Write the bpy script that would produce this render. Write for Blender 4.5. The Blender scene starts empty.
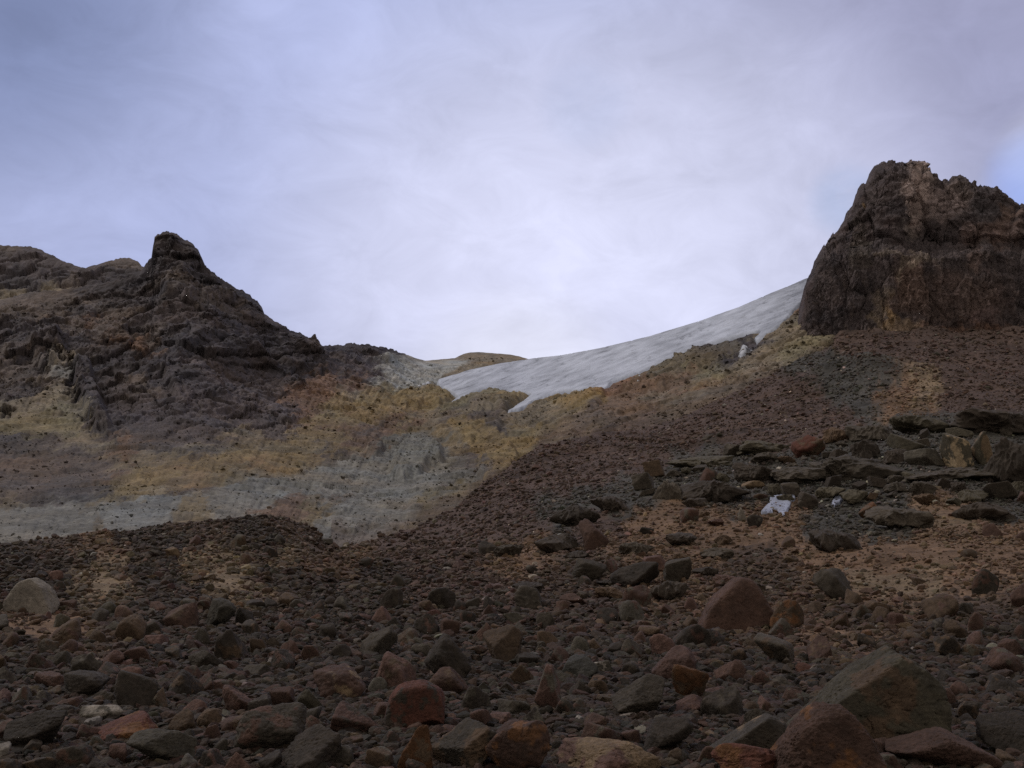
import bpy, bmesh, math, random
import numpy as np

random.seed(7)
rng = np.random.default_rng(7)
scene = bpy.context.scene
COL = scene.collection
R = math.radians

# ------------------------------------------------------------------ camera geometry
F = 996.0
PITCH = R(8.0)
CAMZ = 1.65
CP, SP = math.cos(PITCH), math.sin(PITCH)


def ray(px, py):
    """direction through a photograph pixel, scaled so that its forward (Y) component is 1"""
    a = np.asarray(px, float) - 512.0
    b = 384.0 - np.asarray(py, float)
    dy = F * CP - b * SP
    dz = F * SP + b * CP
    return a / dy, dz / dy


def world(px, py, Y):
    x, z = ray(px, py)
    Y = np.asarray(Y, float)
    return np.stack([x * Y, Y + 0 * x, CAMZ + z * Y], -1)


def project(P):
    x, y, z = P[..., 0], P[..., 1], P[..., 2] - CAMZ
    d = y * CP + z * SP
    return 512 + F * x / d, 384 - F * (-y * SP + z * CP) / d


# ------------------------------------------------------------------ noise
_perm = np.random.default_rng(11).permutation(256).astype(np.int32)
_perm = np.concatenate([_perm, _perm, _perm])
_grad = np.random.default_rng(12).normal(size=(256, 3))
_grad /= np.linalg.norm(_grad, axis=1)[:, None]
_grad = _grad.astype(np.float32)


def _noise(P):
    i = np.floor(P).astype(np.int64)
    f = (P - i).astype(np.float32)
    i = (i & 255).astype(np.int32)
    w = f * f * f * (f * (f * 6 - 15) + 10)
    out = np.zeros(len(P), np.float32)
    for dx in (0, 1):
        wx = w[:, 0] if dx else 1 - w[:, 0]
        a = _perm[(i[:, 0] + dx) & 255]
        for dy in (0, 1):
            wy = w[:, 1] if dy else 1 - w[:, 1]
            b = _perm[(a + i[:, 1] + dy) & 255]
            for dz in (0, 1):
                wz = w[:, 2] if dz else 1 - w[:, 2]
                g = _grad[_perm[(b + i[:, 2] + dz) & 255]]
                v = g[:, 0] * (f[:, 0] - dx) + g[:, 1] * (f[:, 1] - dy) + g[:, 2] * (f[:, 2] - dz)
                out += wx * wy * wz * v
    return out * 1.6


def noise(P):
    P = np.asarray(P, float)
    sh = P.shape[:-1]
    Q = P.reshape(-1, 3)
    o = np.empty(len(Q), np.float32)
    for k in range(0, len(Q), 400000):
        o[k:k + 400000] = _noise(Q[k:k + 400000])
    return o.reshape(sh)


def fbm(P, octv=4, gain=0.5, lac=2.03):
    s, a, n = 0.0, 1.0, 0.0
    P = np.asarray(P, float)
    for k in range(octv):
        s = s + a * noise(P + 17.3 * k)
        n += a
        a *= gain
        P = P * lac
    return s / n


def ridged(P, octv=4, gain=0.5, lac=2.07):
    s, a, n = 0.0, 1.0, 0.0
    P = np.asarray(P, float)
    for k in range(octv):
        r = 1 - np.abs(noise(P + 31.7 * k)) * 1.6
        s = s + a * r * np.abs(r)
        n += a
        a *= gain
        P = P * lac
    return s / n


_wr = np.random.default_rng(21)
_wj = _wr.random((4096, 2)).astype(np.float32)
_wv = _wr.random(4096).astype(np.float32)


def cells(a, b, seed=0):
    """broken blocks: a random value per cell and the distance to its joints"""
    sh = np.shape(a)
    a, b = np.ravel(a), np.ravel(b)
    f1 = np.full(a.shape, 9.0)
    f2 = np.full(a.shape, 9.0)
    val = np.zeros(a.shape)
    ia, ib = np.floor(a).astype(np.int64), np.floor(b).astype(np.int64)
    for da in (-1, 0, 1):
        for db in (-1, 0, 1):
            ca, cb = ia + da, ib + db
            h = ((ca * 73856093) ^ (cb * 19349663) ^ (seed * 83492791)) & 4095
            d = np.hypot(ca + _wj[h, 0] - a, cb + _wj[h, 1] - b)
            nearer = d < f1
            f2 = np.where(nearer, f1, np.minimum(f2, d))
            val = np.where(nearer, _wv[h], val)
            f1 = np.where(nearer, d, f1)
    return val.reshape(sh), (f2 - f1).reshape(sh)


def blocks(a, b, seed=0, joint=0.12, deep=0.5):
    v, j = cells(a, b, seed)
    return v - 0.5 - deep * (1 - sstep(0.0, joint, j))


def sstep(a, b, x):
    t = np.clip((np.asarray(x, float) - a) / (b - a), 0, 1)
    return t * t * (3 - 2 * t)


class RBF:
    """thin plate spline through scattered values"""

    def __init__(self, X, y, lam=1e-4):
        X = np.asarray(X, float)
        n, d = X.shape
        K = self._k(np.linalg.norm(X[:, None] - X[None], axis=-1)) + lam * np.eye(n)
        Q = np.concatenate([np.ones((n, 1)), X], 1)
        A = np.block([[K, Q], [Q.T, np.zeros((d + 1, d + 1))]])
        w = np.linalg.solve(A, np.concatenate([np.asarray(y, float), np.zeros(d + 1)]))
        self.X, self.w, self.c = X, w[:n], w[n:]

    @staticmethod
    def _k(r):
        r = np.maximum(r, 1e-9)
        return r * r * np.log(r)

    def __call__(self, P):
        P = np.asarray(P, float)
        sh = P.shape[:-1]
        Q = P.reshape(-1, P.shape[-1])
        out = np.empty(len(Q))
        for k in range(0, len(Q), 60000):
            q = Q[k:k + 60000]
            r2 = ((q[:, None, :] - self.X[None]) ** 2).sum(-1)
            kk = 0.5 * r2 * np.log(np.maximum(r2, 1e-18))
            out[k:k + 60000] = kk @ self.w + self.c[0] + q @ self.c[1:]
        return out.reshape(sh)


# ------------------------------------------------------------------ mesh helpers
def mesh_np(name, V, Fc, col=None, smooth=True, mat=None):
    me = bpy.data.meshes.new(name)
    V = np.ascontiguousarray(V, np.float32).reshape(-1, 3)
    Fc = np.ascontiguousarray(Fc, np.int32)
    n, k = Fc.shape
    me.vertices.add(len(V))
    me.vertices.foreach_set('co', V.ravel())
    me.loops.add(n * k)
    me.loops.foreach_set('vertex_index', Fc.ravel())
    me.polygons.add(n)
    me.polygons.foreach_set('loop_start', np.arange(0, n * k, k, dtype=np.int32))
    me.polygons.foreach_set('use_smooth', np.full(n, bool(smooth)))
    me.update(calc_edges=True)
    if col is not None:
        c = np.ones((len(V), 4), np.float32)
        c[:, :3] = np.asarray(col).reshape(-1, 3)
        at = me.color_attributes.new('Col', 'FLOAT_COLOR', 'POINT')
        at.data.foreach_set('color', c.ravel())
    if mat:
        me.materials.append(mat)
    return me


def link(name, me, loc=(0, 0, 0), label=None, cat=None, group=None, kind=None):
    o = bpy.data.objects.new(name, me)
    o.location = loc
    COL.objects.link(o)
    if label:
        o['label'] = label
    if cat:
        o['category'] = cat
    if group:
        o['group'] = group
    if kind:
        o['kind'] = kind
    return o


def grid_faces(r, c):
    i = np.arange(r * c).reshape(r, c)
    return np.stack([i[:-1, :-1], i[:-1, 1:], i[1:, 1:], i[1:, :-1]], -1).reshape(-1, 4)


def grid_normals(P):
    a = np.gradient(P, axis=0)
    b = np.gradient(P, axis=1)
    n = np.cross(b, a)
    n /= np.maximum(np.linalg.norm(n, axis=-1, keepdims=True), 1e-9)
    # towards camera
    s = np.sign((n * (np.array([0, 0, CAMZ + 30]) - P)).sum(-1, keepdims=True))
    return n * np.where(s == 0, 1, s)


# ------------------------------------------------------------------ materials
def nd(nt, typ, **kw):
    n = nt.nodes.new(typ)
    for k, v in kw.items():
        setattr(n, k, v)
    return n


def earth_material(name, scales, lo, hi, bump, bump_dist, rough=0.95, spec=0.15):
    """albedo from the mesh's own rock colours, broken up by noise at several sizes, with a rough bump"""
    m = bpy.data.materials.new(name)
    m.use_nodes = True
    nt = m.node_tree
    nt.nodes.clear()
    out = nd(nt, 'ShaderNodeOutputMaterial')
    bs = nd(nt, 'ShaderNodeBsdfPrincipled')
    bs.inputs['Roughness'].default_value = rough
    bs.inputs['Specular IOR Level'].default_value = spec
    nt.links.new(bs.outputs[0], out.inputs[0])
    at = nd(nt, 'ShaderNodeAttribute', attribute_name='Col')
    tc = nd(nt, 'ShaderNodeTexCoord')
    cur = at.outputs['Color']
    facs = []
    for k, s in enumerate(scales):
        nz = nd(nt, 'ShaderNodeTexNoise')
        nz.inputs['Scale'].default_value = s
        nz.inputs['Detail'].default_value = 6
        nz.inputs['Roughness'].default_value = 0.65
        nt.links.new(tc.outputs['Object'], nz.inputs['Vector'])
        mr = nd(nt, 'ShaderNodeMapRange')
        mr.inputs['From Min'].default_value = 0.3
        mr.inputs['From Max'].default_value = 0.7
        mr.inputs['To Min'].default_value = lo
        mr.inputs['To Max'].default_value = hi
        nt.links.new(nz.outputs[0], mr.inputs['Value'])
        mx = nd(nt, 'ShaderNodeVectorMath', operation='SCALE')
        nt.links.new(cur, mx.inputs[0])
        nt.links.new(mr.outputs[0], mx.inputs['Scale'])
        cur = mx.outputs[0]
        facs.append(nz.outputs[0])
    nt.links.new(cur, bs.inputs['Base Color'])
    bp = nd(nt, 'ShaderNodeBump')
    bp.inputs['Strength'].default_value = bump
    bp.inputs['Distance'].default_value = bump_dist
    nt.links.new(facs[-1], bp.inputs['Height'])
    nt.links.new(bp.outputs[0], bs.inputs['Normal'])
    return m


MAT_FAR = earth_material('far_slope_earth', (0.12, 0.9), 0.66, 1.38, 0.45, 0.7)
MAT_CLIFF = earth_material('cliff_rock', (0.2, 0.9), 0.68, 1.35, 1.0, 1.2)
MAT_GROUND = earth_material('moraine_gravel', (0.8, 9.0), 0.65, 1.35, 0.9, 0.05)
MAT_ROCK = earth_material('lava_rock', (2.2, 11.0, 42.0), 0.72, 1.30, 0.8, 0.02, rough=0.88, spec=0.25)
MAT_ICE = earth_material('glacier_ice', (0.06, 0.9), 0.90, 1.10, 0.25, 0.3, rough=0.7, spec=0.3)
MAT_SNOW = earth_material('old_snow', (1.0, 6.0), 0.85, 1.15, 0.4, 0.1, rough=0.7, spec=0.3)

# ------------------------------------------------------------------ colours as albedo
PAL = {
    'D': (0.054, 0.046, 0.050), 'P': (0.076, 0.062, 0.064), 'B': (0.098, 0.078, 0.070), 'T': (0.160, 0.130, 0.096),
    'Y': (0.178, 0.134, 0.078), 'G': (0.182, 0.173, 0.158), 'S': (0.135, 0.131, 0.120), 'R': (0.140, 0.086, 0.062),
    'O': (0.146, 0.124, 0.080), 'L': (0.26, 0.25, 0.235),
    # nearer ground
    'g': (0.034, 0.025, 0.019), 'r': (0.064, 0.042, 0.033), 's': (0.122, 0.076, 0.047), 'o': (0.052, 0.047, 0.040),
    't': (0.140, 0.100, 0.063), 'q': (0.060, 0.040, 0.028),
}


def seed_colours(px, py, seeds, sig, warp, wscale, streak=0.0):
    """colour of each surface point: patches grown round the listed spots, with ragged edges"""
    sh = px.shape
    Q = np.stack([px, py, 0 * px], -1)
    wx = px + warp * fbm(Q / wscale, 6, 0.72)
    wy = py + 0.6 * warp * fbm(Q / wscale + 50.0, 6, 0.72)
    if streak:
        Qs = np.stack([(px - 1.6 * py) / 70.0, (py + 0.32 * px) / 9.0, 0 * px + 3], -1)
        wx = wx + streak * 1.9 * fbm(Qs, 5, 0.65)
        wy = wy - streak * 0.75 * fbm(Qs + 9.0, 5, 0.65)
    S = np.array([(a, b) for a, b, _ in seeds], float)
    C = np.array([PAL[c] for _, _, c in seeds])
    out = np.empty(sh + (3,))
    A, B, O = wx.ravel(), wy.ravel(), out.reshape(-1, 3)
    for k in range(0, len(A), 40000):
        d2 = ((A[k:k + 40000, None] - S[None, :, 0]) / 1.35) ** 2 + ((B[k:k + 40000, None] - S[None, :, 1]) * 1.15) ** 2
        d = np.sqrt(d2)
        d = d - d.min(1, keepdims=True)
        w = np.exp(-d / sig)
        w /= w.sum(1, keepdims=True)
        O[k:k + 40000] = w @ C
    return out


# ------------------------------------------------------------------ the moraine ground (near slope up to the cliff foot)
GA = {
    -300: [(768, 6.8), (700, 10), (650, 15), (600, 24), (570, 36), (540, 60)],
    0: [(768, 6.8), (700, 10), (650, 15), (612, 22), (582, 32), (562, 45), (546, 60)],
    100: [(768, 6.8), (700, 10), (650, 15), (610, 23), (578, 34), (552, 46), (531, 60)],
    200: [(768, 6.8), (700, 10), (650, 15.5), (612, 24), (574, 36), (543, 48), (520, 60)],
    270: [(768, 6.8), (700, 10), (650, 15.5), (615, 24), (578, 36), (543, 48), (517, 60)],
    315: [(768, 6.8), (700, 10), (650, 15.5), (614, 24), (582, 36), (553, 49), (529, 62)],
    350: [(768, 6.8), (700, 10), (650, 15.5), (610, 25), (587, 36), (573, 52), (560, 70), (545, 95)],
    450: [(768, 6.8), (700, 10), (650, 15.5), (605, 26), (570, 45), (545, 75), (512, 130)],
    550: [(768, 6.8), (700, 10), (650, 15.5), (600, 26), (565, 43), (530, 68), (495, 100), (465, 150), (443, 195)],
    650: [(768, 6.8), (700, 10), (650, 15.5), (600, 27), (560, 44), (530, 60), (500, 78), (470, 110), (445, 170), (427, 235)],
    750: [(768, 6.8), (700, 10), (650, 15), (600, 27), (560, 44), (530, 58), (500, 75), (475, 92), (450, 120), (420, 195), (387, 290)],
    850: [(768, 6.8), (700, 9.8), (650, 14.5), (600, 26), (560, 42), (520, 62), (500, 74), (470, 88), (440, 110), (400, 190), (370, 260), (341, 335)],
    950: [(768, 6.8), (700, 9.8), (650, 14), (600, 24), (560, 40), (520, 58), (490, 74), (460, 86), (430, 105), (390, 190), (360, 270), (331, 350)],
    1040: [(768, 6.8), (700, 9.8), (650, 14), (600, 24), (560, 40), (520, 58), (490, 74), (460, 86), (430, 105), (390, 190), (360, 270), (333, 350)],
    1350: [(768, 6.8), (700, 9.8), (650, 14), (600, 24), (560, 40), (520, 58), (480, 80), (430, 110), (380, 200), (330, 350)],
}
_X, _y = [], []
for cpx, lst in GA.items():
    for (cpy, cY) in lst:
        u, s = ray(cpx, cpy)
        _X.append((float(u) * 3.0, math.log(cY)))
        _y.append(float(s))
    u, s = ray(cpx, 768)
    _X.append((float(u) * 3.0, math.log(2.2)))
    _y.append(-CAMZ / 2.2)
_groundrbf = RBF(_X, _y)
_cu = [float(ray(p, 520)[0]) for p in (-700, 0, 270, 310, 335, 350, 450, 550, 650, 750, 830, 860, 1700)]
_cy = [60, 60, 60, 62, 80, 95, 130, 195, 235, 290, 330, 430, 430]


def crestY(u):
    return np.interp(u, _cu, _cy)


# tabulated smooth ground slope for speed
TU = np.linspace(-1.25, 1.25, 420)
TV = np.linspace(math.log(1.1), math.log(620), 520)
_tu, _tv = np.meshgrid(TU, TV)
_tab = _groundrbf(np.stack([np.clip(_tu, -0.85, 0.85) * 3.0, np.maximum(_tv, math.log(2.2))], -1))


def _bil(u, v):
    a = np.clip((u - TU[0]) / (TU[1] - TU[0]), 0, len(TU) - 1.001)
    b = np.clip((v - TV[0]) / (TV[1] - TV[0]), 0, len(TV) - 1.001)
    i, j = a.astype(int), b.astype(int)
    f, g = a - i, b - j
    return (_tab[j, i] * (1 - f) + _tab[j, i + 1] * f) * (1 - g) + (_tab[j + 1, i] * (1 - f) + _tab[j + 1, i + 1] * f) * g


def ground_z(x, Y, detail=True):
    x = np.asarray(x, float)
    Y = np.maximum(np.asarray(Y, float), 0.5)
    u = x / Y
    yc = crestY(u)
    Ye = np.minimum(Y, yc)
    z = CAMZ + Ye * _bil(u, np.log(np.maximum(Ye, 2.2)))
    z = np.where(Y < 2.2, 0.0, z)
    over = np.maximum(Y - yc, 0)
    z = z - 0.30 * over * over / (over + 4.0)
    if detail:
        P = np.stack([x, Y, 0 * x], -1)
        far = sstep(4, 40, Y)
        z = z + 0.42 * far * fbm(P / 9.0, 4) + 0.10 * fbm(P / 2.0, 3) * (0.4 + 0.6 * far)
        z = z + 0.34 * far * (ridged(P / 4.2, 4, 0.55) - 0.45) * (1 - 0.6 * sstep(90, 160, Y))
        cf = 0.3 + 0.7 * sstep(0, 50, yc - Y)
        z = z + sstep(80, 170, Y) * (0.25 + 0.75 * cf) * (1.6 * fbm(P / 26.0, 3) + 2.2 * (ridged(P / 22.0 + 5, 5, 0.6) - 0.45)) + sstep(80, 170, Y) * (0.9 * fbm(P / 7.0 + 3, 4, 0.65)) + 5.0 * sstep(270, 335, Y) * fbm(np.stack([x / 17.0, Y / 40.0, 0 * x + 2], -1), 4, 0.6)
        z = z + 5.5 * np.exp(-((x - 84 + 0.25 * (Y - 240)) / 15.0) ** 2 - ((Y - 240) / 20.0) ** 2) * (1 + 0.5 * fbm(P / 10.0 + 7, 4, 0.6))
        z = z + 0.7 * sstep(45, 75, Y) * (1 - sstep(110, 150, Y)) * (ridged(P / 9.0 + 3, 4, 0.6) - 0.45) * sstep(0.1, 0.2, u)
    return z


GSEED = []
for c, pts in {
    'r': [(420, 530), (460, 525), (500, 500), (540, 460), (600, 450), (650, 440), (700, 420), (740, 405), (450, 545), (500, 530), (560, 480), (520, 520),
          (590, 470), (640, 460), (850, 345), (900, 340), (950, 345), (1000, 350), (1050, 350), (950, 375), (1000, 385), (1000, 405), (960, 400), (880, 350), (980, 365),
          (800, 400), (780, 410), (740, 430), (820, 420), (770, 440), (700, 440), (400, 560), (440, 575), (600, 530), (590, 545), (430, 610), (520, 600), (480, 585), (600, 610)],
    'o': [(850, 375), (840, 365), (880, 385), (865, 395), (830, 380), (700, 455), (680, 475), (800, 465), (760, 470), (860, 455), (900, 440), (950, 430), (1000, 425),
          (1000, 465), (950, 470), (850, 480), (720, 490), (560, 515), (580, 505), (610, 500), (640, 490), (980, 505), (1010, 515), (870, 525), (830, 530)],
    's': [(700, 525), (740, 535), (780, 530), (800, 545), (850, 560), (900, 560), (950, 580), (1000, 585), (1040, 580), (960, 510), (900, 600), (860, 595), (840, 640), (800, 625),
          (765, 635), (680, 530), (660, 520), (650, 540), (700, 550), (940, 550), (990, 555), (520, 560), (545, 557), (690, 600), (1000, 550), (655, 590), (620, 545),
          (60, 625), (20, 620), (90, 640), (345, 565), (330, 560), (100, 545), (1020, 535), (960, 530), (895, 390), (905, 400)],
    't': [(107, 578), (100, 592), (215, 568), (228, 580), (243, 592), (255, 598), (290, 553), (922, 388), (880, 585), (920, 585), (960, 520)],
    'q': [(600, 570), (560, 590), (740, 580), (700, 640), (640, 640), (760, 560), (850, 610), (950, 610), (1010, 610), (560, 560), (200, 530), (300, 540), (270, 550), (330, 555), (60, 552)],
    'g': [(10, 560), (60, 560), (150, 545), (250, 530), (150, 580), (180, 600), (280, 580), (320, 590), (10, 590), (60, 590), (130, 620), (180, 640),
          (250, 630), (300, 620), (350, 600), (380, 580), (20, 660), (80, 680), (150, 690), (220, 680), (300, 670), (380, 660), (450, 650), (520, 640), (580, 650), (20, 720),
          (100, 730), (200, 730), (300, 730), (400, 730), (500, 720), (600, 710), (700, 700), (800, 690), (900, 680), (1000, 670), (1000, 720), (900, 740), (800, 740),
          (700, 750), (600, 750), (960, 640), (1010, 640), (750, 660), (680, 670), (50, 765), (400, 765), (700, 765), (1000, 765), (400, 620), (360, 640)],
}.items():
    GSEED += [(a, b, c) for a, b in pts]

gu = np.linspace(-1.2, 1.2, 900)
gv = np.exp(np.linspace(math.log(1.2), math.log(560), 860))
U, YY = np.meshgrid(gu, gv)
X = U * YY
Z = ground_z(X, YY)
Pg = np.stack([X, YY, Z], -1)
gpx, gpy = project(np.stack([X, YY, ground_z(X, YY, False)], -1))
gpx = np.clip(gpx, -260, 1284)
gpy = np.clip(gpy, 300, 900)
gcol = seed_colours(gpx, gpy, GSEED, 2.5, 44, 32.0)
grain = fbm(np.stack([X / 1.3, YY / 1.3, 0 * X], -1), 4, 0.65)
run_ = fbm(np.stack([(X + 0.5 * YY) / 7.0, (YY - 0.5 * X) / 60.0, 0 * X + 4], -1), 5, 0.65) * sstep(80, 150, YY)
gcol = gcol * np.clip(1 + 0.95 * run_, 0.3, 2.0)[..., None]
mott = fbm(np.stack([X / 7.0, YY / 7.0, 0 * X + 9], -1), 5, 0.65)
gcol = gcol * np.clip(1 + 0.5 * grain + 0.5 * mott, 0.35, 1.8)[..., None]
link('ground', mesh_np('ground', Pg, grid_faces(*U.shape), gcol, True, MAT_GROUND), kind='structure',
     label='dark reddish moraine ground rising from the stones in front to the cliff foot', cat='ground')

# low ground all round, out to the horizon
tv, tf = [], []
n = 48
rr = [0, 30, 120, 400, 1200, 4000, 9000]
for q in rr:
    for k in range(n):
        a = 2 * math.pi * k / n
        back = 0.5 - 0.5 * math.sin(a)
        tv.append((q * math.cos(a), q * math.sin(a), -4 - 0.05 * q * back - 0.012 * q))
for i in range(len(rr) - 1):
    for k in range(n):
        tf.append((i * n + k, i * n + (k + 1) % n, (i + 1) * n + (k + 1) % n, (i + 1) * n + k))
link('terrain', mesh_np('terrain', np.array(tv), np.array(tf), np.tile(PAL['q'], (len(tv), 1)), True, MAT_FAR), kind='structure')

# ------------------------------------------------------------------ the mountainside behind, from the grey mud slopes up to horn, saddle and ice
HB = [(-260, 545, 130), (-260, 480, 220), (-260, 400, 330), (-260, 320, 450), (0, 560, 110), (0, 530, 130), (0, 500, 170), (0, 470, 230), (0, 430, 290), (0, 380, 350), (0, 330, 430), (0, 300, 480),
      (100, 545, 115), (100, 520, 140), (100, 490, 180), (100, 450, 260), (100, 400, 340), (100, 340, 420), (100, 285, 490),
      (175, 232, 500), (175, 270, 480), (175, 320, 430), (175, 380, 360), (180, 430, 290), (190, 470, 220), (190, 520, 140),
      (260, 310, 500), (260, 350, 455), (260, 400, 380), (260, 450, 290), (270, 500, 180), (270, 525, 150),
      (330, 345, 540), (340, 390, 450), (340, 430, 360), (340, 470, 260), (345, 510, 185), (345, 550, 140),
      (380, 348, 600), (430, 360, 680), (430, 380, 600), (420, 400, 500), (420, 440, 360), (420, 480, 250), (420, 520, 170),
      (480, 353, 740), (530, 360, 720), (440, 385, 570), (480, 395, 480), (510, 410, 420), (500, 440, 330), (500, 480, 230), (500, 510, 180),
      (600, 352, 640), (600, 390, 430), (600, 430, 300), (600, 460, 240), (700, 325, 560), (700, 350, 430), (700, 400, 310), (700, 425, 280),
      (770, 298, 480), (770, 335, 390), (780, 370, 325), (780, 395, 300), (806, 284, 460), (800, 332, 365), (850, 345, 350), (850, 300, 420), (900, 330, 380), (850, 375, 320)]
_jr = np.random.default_rng(4)
HB = [(a + (0 if b < 365 else _jr.uniform(-22, 22)), b, c) for a, b, c in HB]
_hb = RBF([(a / 100, b / 100) for a, b, _ in HB], [math.log(c) for _, _, c in HB], 0.12)
BTOP = [(-1000, 300), (-700, 312), (-450, 300), (-260, 318), (-100, 308), (0, 300), (30, 292), (60, 290), (100, 284), (130, 276), (142, 269), (146, 262), (151, 257), (152, 250), (154, 242), (155, 238), (158, 235), (163, 232), (167, 231),
        (170, 234), (172, 233), (176, 234), (180, 238), (187, 241), (193, 244), (195, 248), (198, 249), (200, 255), (204, 262), (207, 268), (213, 271), (220, 277), (228, 284),
        (240, 290), (250, 295), (257, 301), (262, 308), (264, 315), (272, 320), (282, 326), (290, 331), (300, 332), (308, 337), (316, 343), (322, 346), (330, 345), (345, 344.5), (351, 343), (360, 344),
        (368, 344), (375, 345), (385, 347.5), (395, 350), (405, 354), (415, 358), (425, 360.5), (440, 359.5), (455, 358), (463, 354), (470, 352.5), (478, 352), (492, 353), (510, 354.5),
        (520, 356.5), (531, 360), (545, 361.5), (560, 360), (600, 353), (650, 341), (700, 326), (740, 312), (770, 299), (806, 285), (850, 275), (905, 270)]
_b = np.array(BTOP)


def b_top(px):
    return np.interp(px, _b[:, 0], _b[:, 1])


CRPX = [-260, 0, 60, 130, 200, 270, 320, 350, 380, 450, 520, 545, 600, 650, 700, 750, 800, 830, 850, 905]
CRPY = [540, 546, 541, 528, 520, 517, 529, 545, 541, 512, 480, 445, 440, 427, 405, 387, 374, 352, 342, 338]

BSEED = []
for c, pts in {
    'D': [(175, 245), (165, 260), (190, 265), (200, 280), (230, 292), (250, 305), (140, 300), (120, 298), (95, 292), (20, 332), (50, 338), (85, 318), (130, 365), (120, 352), (45, 358), (30, 350), (70, 350),
          (78, 372), (84, 385), (92, 400), (97, 415), (103, 430), (180, 385), (165, 395), (250, 350), (290, 345), (300, 368), (318, 365), (270, 340), (10, 450), (20, 485), (62, 482), (105, 497), (90, 470),
          (40, 500), (70, 497), (350, 349), (372, 349), (390, 354), (215, 463), (195, 462), (720, 352), (740, 346), (700, 362), (10, 390), (25, 395), (220, 320), (230, 335), (150, 275), (170, 300), (15, 335), (170, 350), (185, 345), (160, 365)],
    'P': [(110, 402), (150, 402), (200, 392), (222, 372), (272, 386), (240, 402), (262, 420), (200, 427), (150, 427), (130, 412), (40, 462), (70, 456), (100, 472), (180, 490), (272, 432), (322, 457), (340, 366), (365, 372), (480, 460), (490, 442), (450, 426),
          (482, 421), (502, 431), (600, 412), (592, 426), (360, 432), (230, 420), (320, 340), (140, 320), (240, 372), (205, 340), (200, 360), (190, 320), (475, 470), (160, 450), (220, 440), (250, 385), (215, 405), (180, 410), (195, 310), (250, 328), (360, 360), (285, 410)],
    'B': [(60, 298), (35, 304), (10, 312), (-60, 310), (178, 288), (100, 330), (20, 362), (10, 372), (150, 335), (110, 312), (70, 325), (150, 385), (215, 308), (180, 470), (50, 445), (240, 312), (35, 375)],
    'R': [(140, 342), (330, 388), (342, 384), (300, 396), (302, 411), (130, 456), (200, 476), (280, 506), (340, 491), (372, 451), (352, 431), (400, 421), (352, 388), (620, 396), (650, 402), (622, 421), (682, 386), (650, 388), (800, 306), (40, 472), (60, 470), (95, 325), (190, 480), (660, 395), (20, 470), (110, 480), (250, 468), (620, 405), (380, 430), (325, 405), (360, 445), (640, 415)],
    'T': [(440, 371), (470, 358), (465, 361), (500, 360), (520, 361), (440, 377), (460, 366), (485, 356), (62, 363), (32, 406), (85, 441), (150, 461), (210, 451), (282, 466), (0, 512), (170, 514), (100, 531), (42, 546), (300, 486), (310, 491), (430, 421), (480, 411), (500, 416), (540, 421), (562, 411), (560, 431), (660, 411), (690, 402),
          (722, 396), (742, 381), (762, 366), (772, 351), (790, 322), (780, 371), (400, 502), (240, 441), (40, 395), (50, 405), (120, 470), (75, 410), (760, 380), (700, 392), (680, 412), (785, 335), (350, 395), (500, 425), (530, 410)],
    'O': [(50, 421), (20, 431), (70, 431), (310, 461), (420, 502), (430, 522), (490, 491), (480, 502), (430, 396), (440, 411), (475, 401), (490, 396), (680, 371), (700, 372), (792, 351), (822, 346), (660, 380), (410, 386), (810, 338), (60, 410), (390, 390), (460, 500)],
    'Y': [(170, 461), (120, 491), (135, 476), (150, 481), (232, 456), (260, 451), (300, 471), (340, 451), (330, 416), (352, 421), (370, 401), (340, 406), (115, 506), (190, 511), (312, 516), (460, 441), (455, 431), (470, 446), (500, 471), (510, 456), (520, 441), (540, 431), (420, 401), (400, 401), (380, 411), (410, 431), (510, 401), (560, 406), (575, 399), (590, 399), (600, 436),
          (500, 460), (395, 412), (160, 470), (220, 472), (325, 445), (515, 470), (365, 415), (470, 432), (575, 410), (280, 455), (440, 432), (535, 440), (300, 450), (200, 468)],
    'G': [(65, 371), (240, 476), (30, 526), (60, 520), (5, 531), (90, 516), (140, 516), (152, 509), (130, 526), (210, 502), (240, 496), (270, 491), (322, 476), (340, 471), (360, 496), (380, 482), (350, 521), (380, 516), (330, 536), (400, 362), (395, 376), (420, 376), (412, 366), (425, 382), (165, 506), (20, 520), (225, 500), (300, 480), (365, 510), (350, 470), (405, 485), (385, 500)],
    'S': [(400, 470), (420, 462), (440, 460), (402, 446), (430, 451), (440, 491), (460, 481), (470, 472), (415, 455), (395, 458), (445, 475), (380, 470)],
    'L': [(145, 522), (418, 372), (400, 368), (406, 380), (425, 379), (395, 384), (436, 366)],
}.items():
    BSEED += [(a, b, c) for a, b in pts]

bcols = np.concatenate([np.arange(-1000, -100, 5.0), np.arange(-100, 906, 1.0)])
nr = 400
tt = np.linspace(0, 1, nr) ** 0.92
bot = np.interp(bcols, CRPX, CRPY) + 30
jag = np.interp(bcols, [-260, 100, 146, 262, 320, 335, 395, 415, 905], [0.8, 0.9, 1.2, 1.2, 0.8, 1.3, 1.2, 0.25, 0.1])
top = b_top(bcols) + jag * 1.2 * fbm(np.stack([bcols / 5.0, 0 * bcols, 0 * bcols], -1), 3, 0.7)
top = top + np.where(jag > 0.5, jag, 0) * (1.5 * blocks(bcols / 7.0, 0 * bcols + 0.5, 5, 0.2, 0.2) + 0.9 * blocks(bcols / 2.6, 0 * bcols + 0.5, 6, 0.2, 0.2))
BX = np.broadcast_to(bcols, (nr, len(bcols)))
gk = np.exp(-0.5 * (np.arange(-90, 91) / 26.0) ** 2)
topS = np.convolve(np.pad(top, 90, mode='edge'), gk / gk.sum(), mode='valid')
BY = bot + (topS - bot) * tt[:, None]
BY = BY + (top - topS) * sstep(0.55, 1.0, tt)[:, None]

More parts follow.
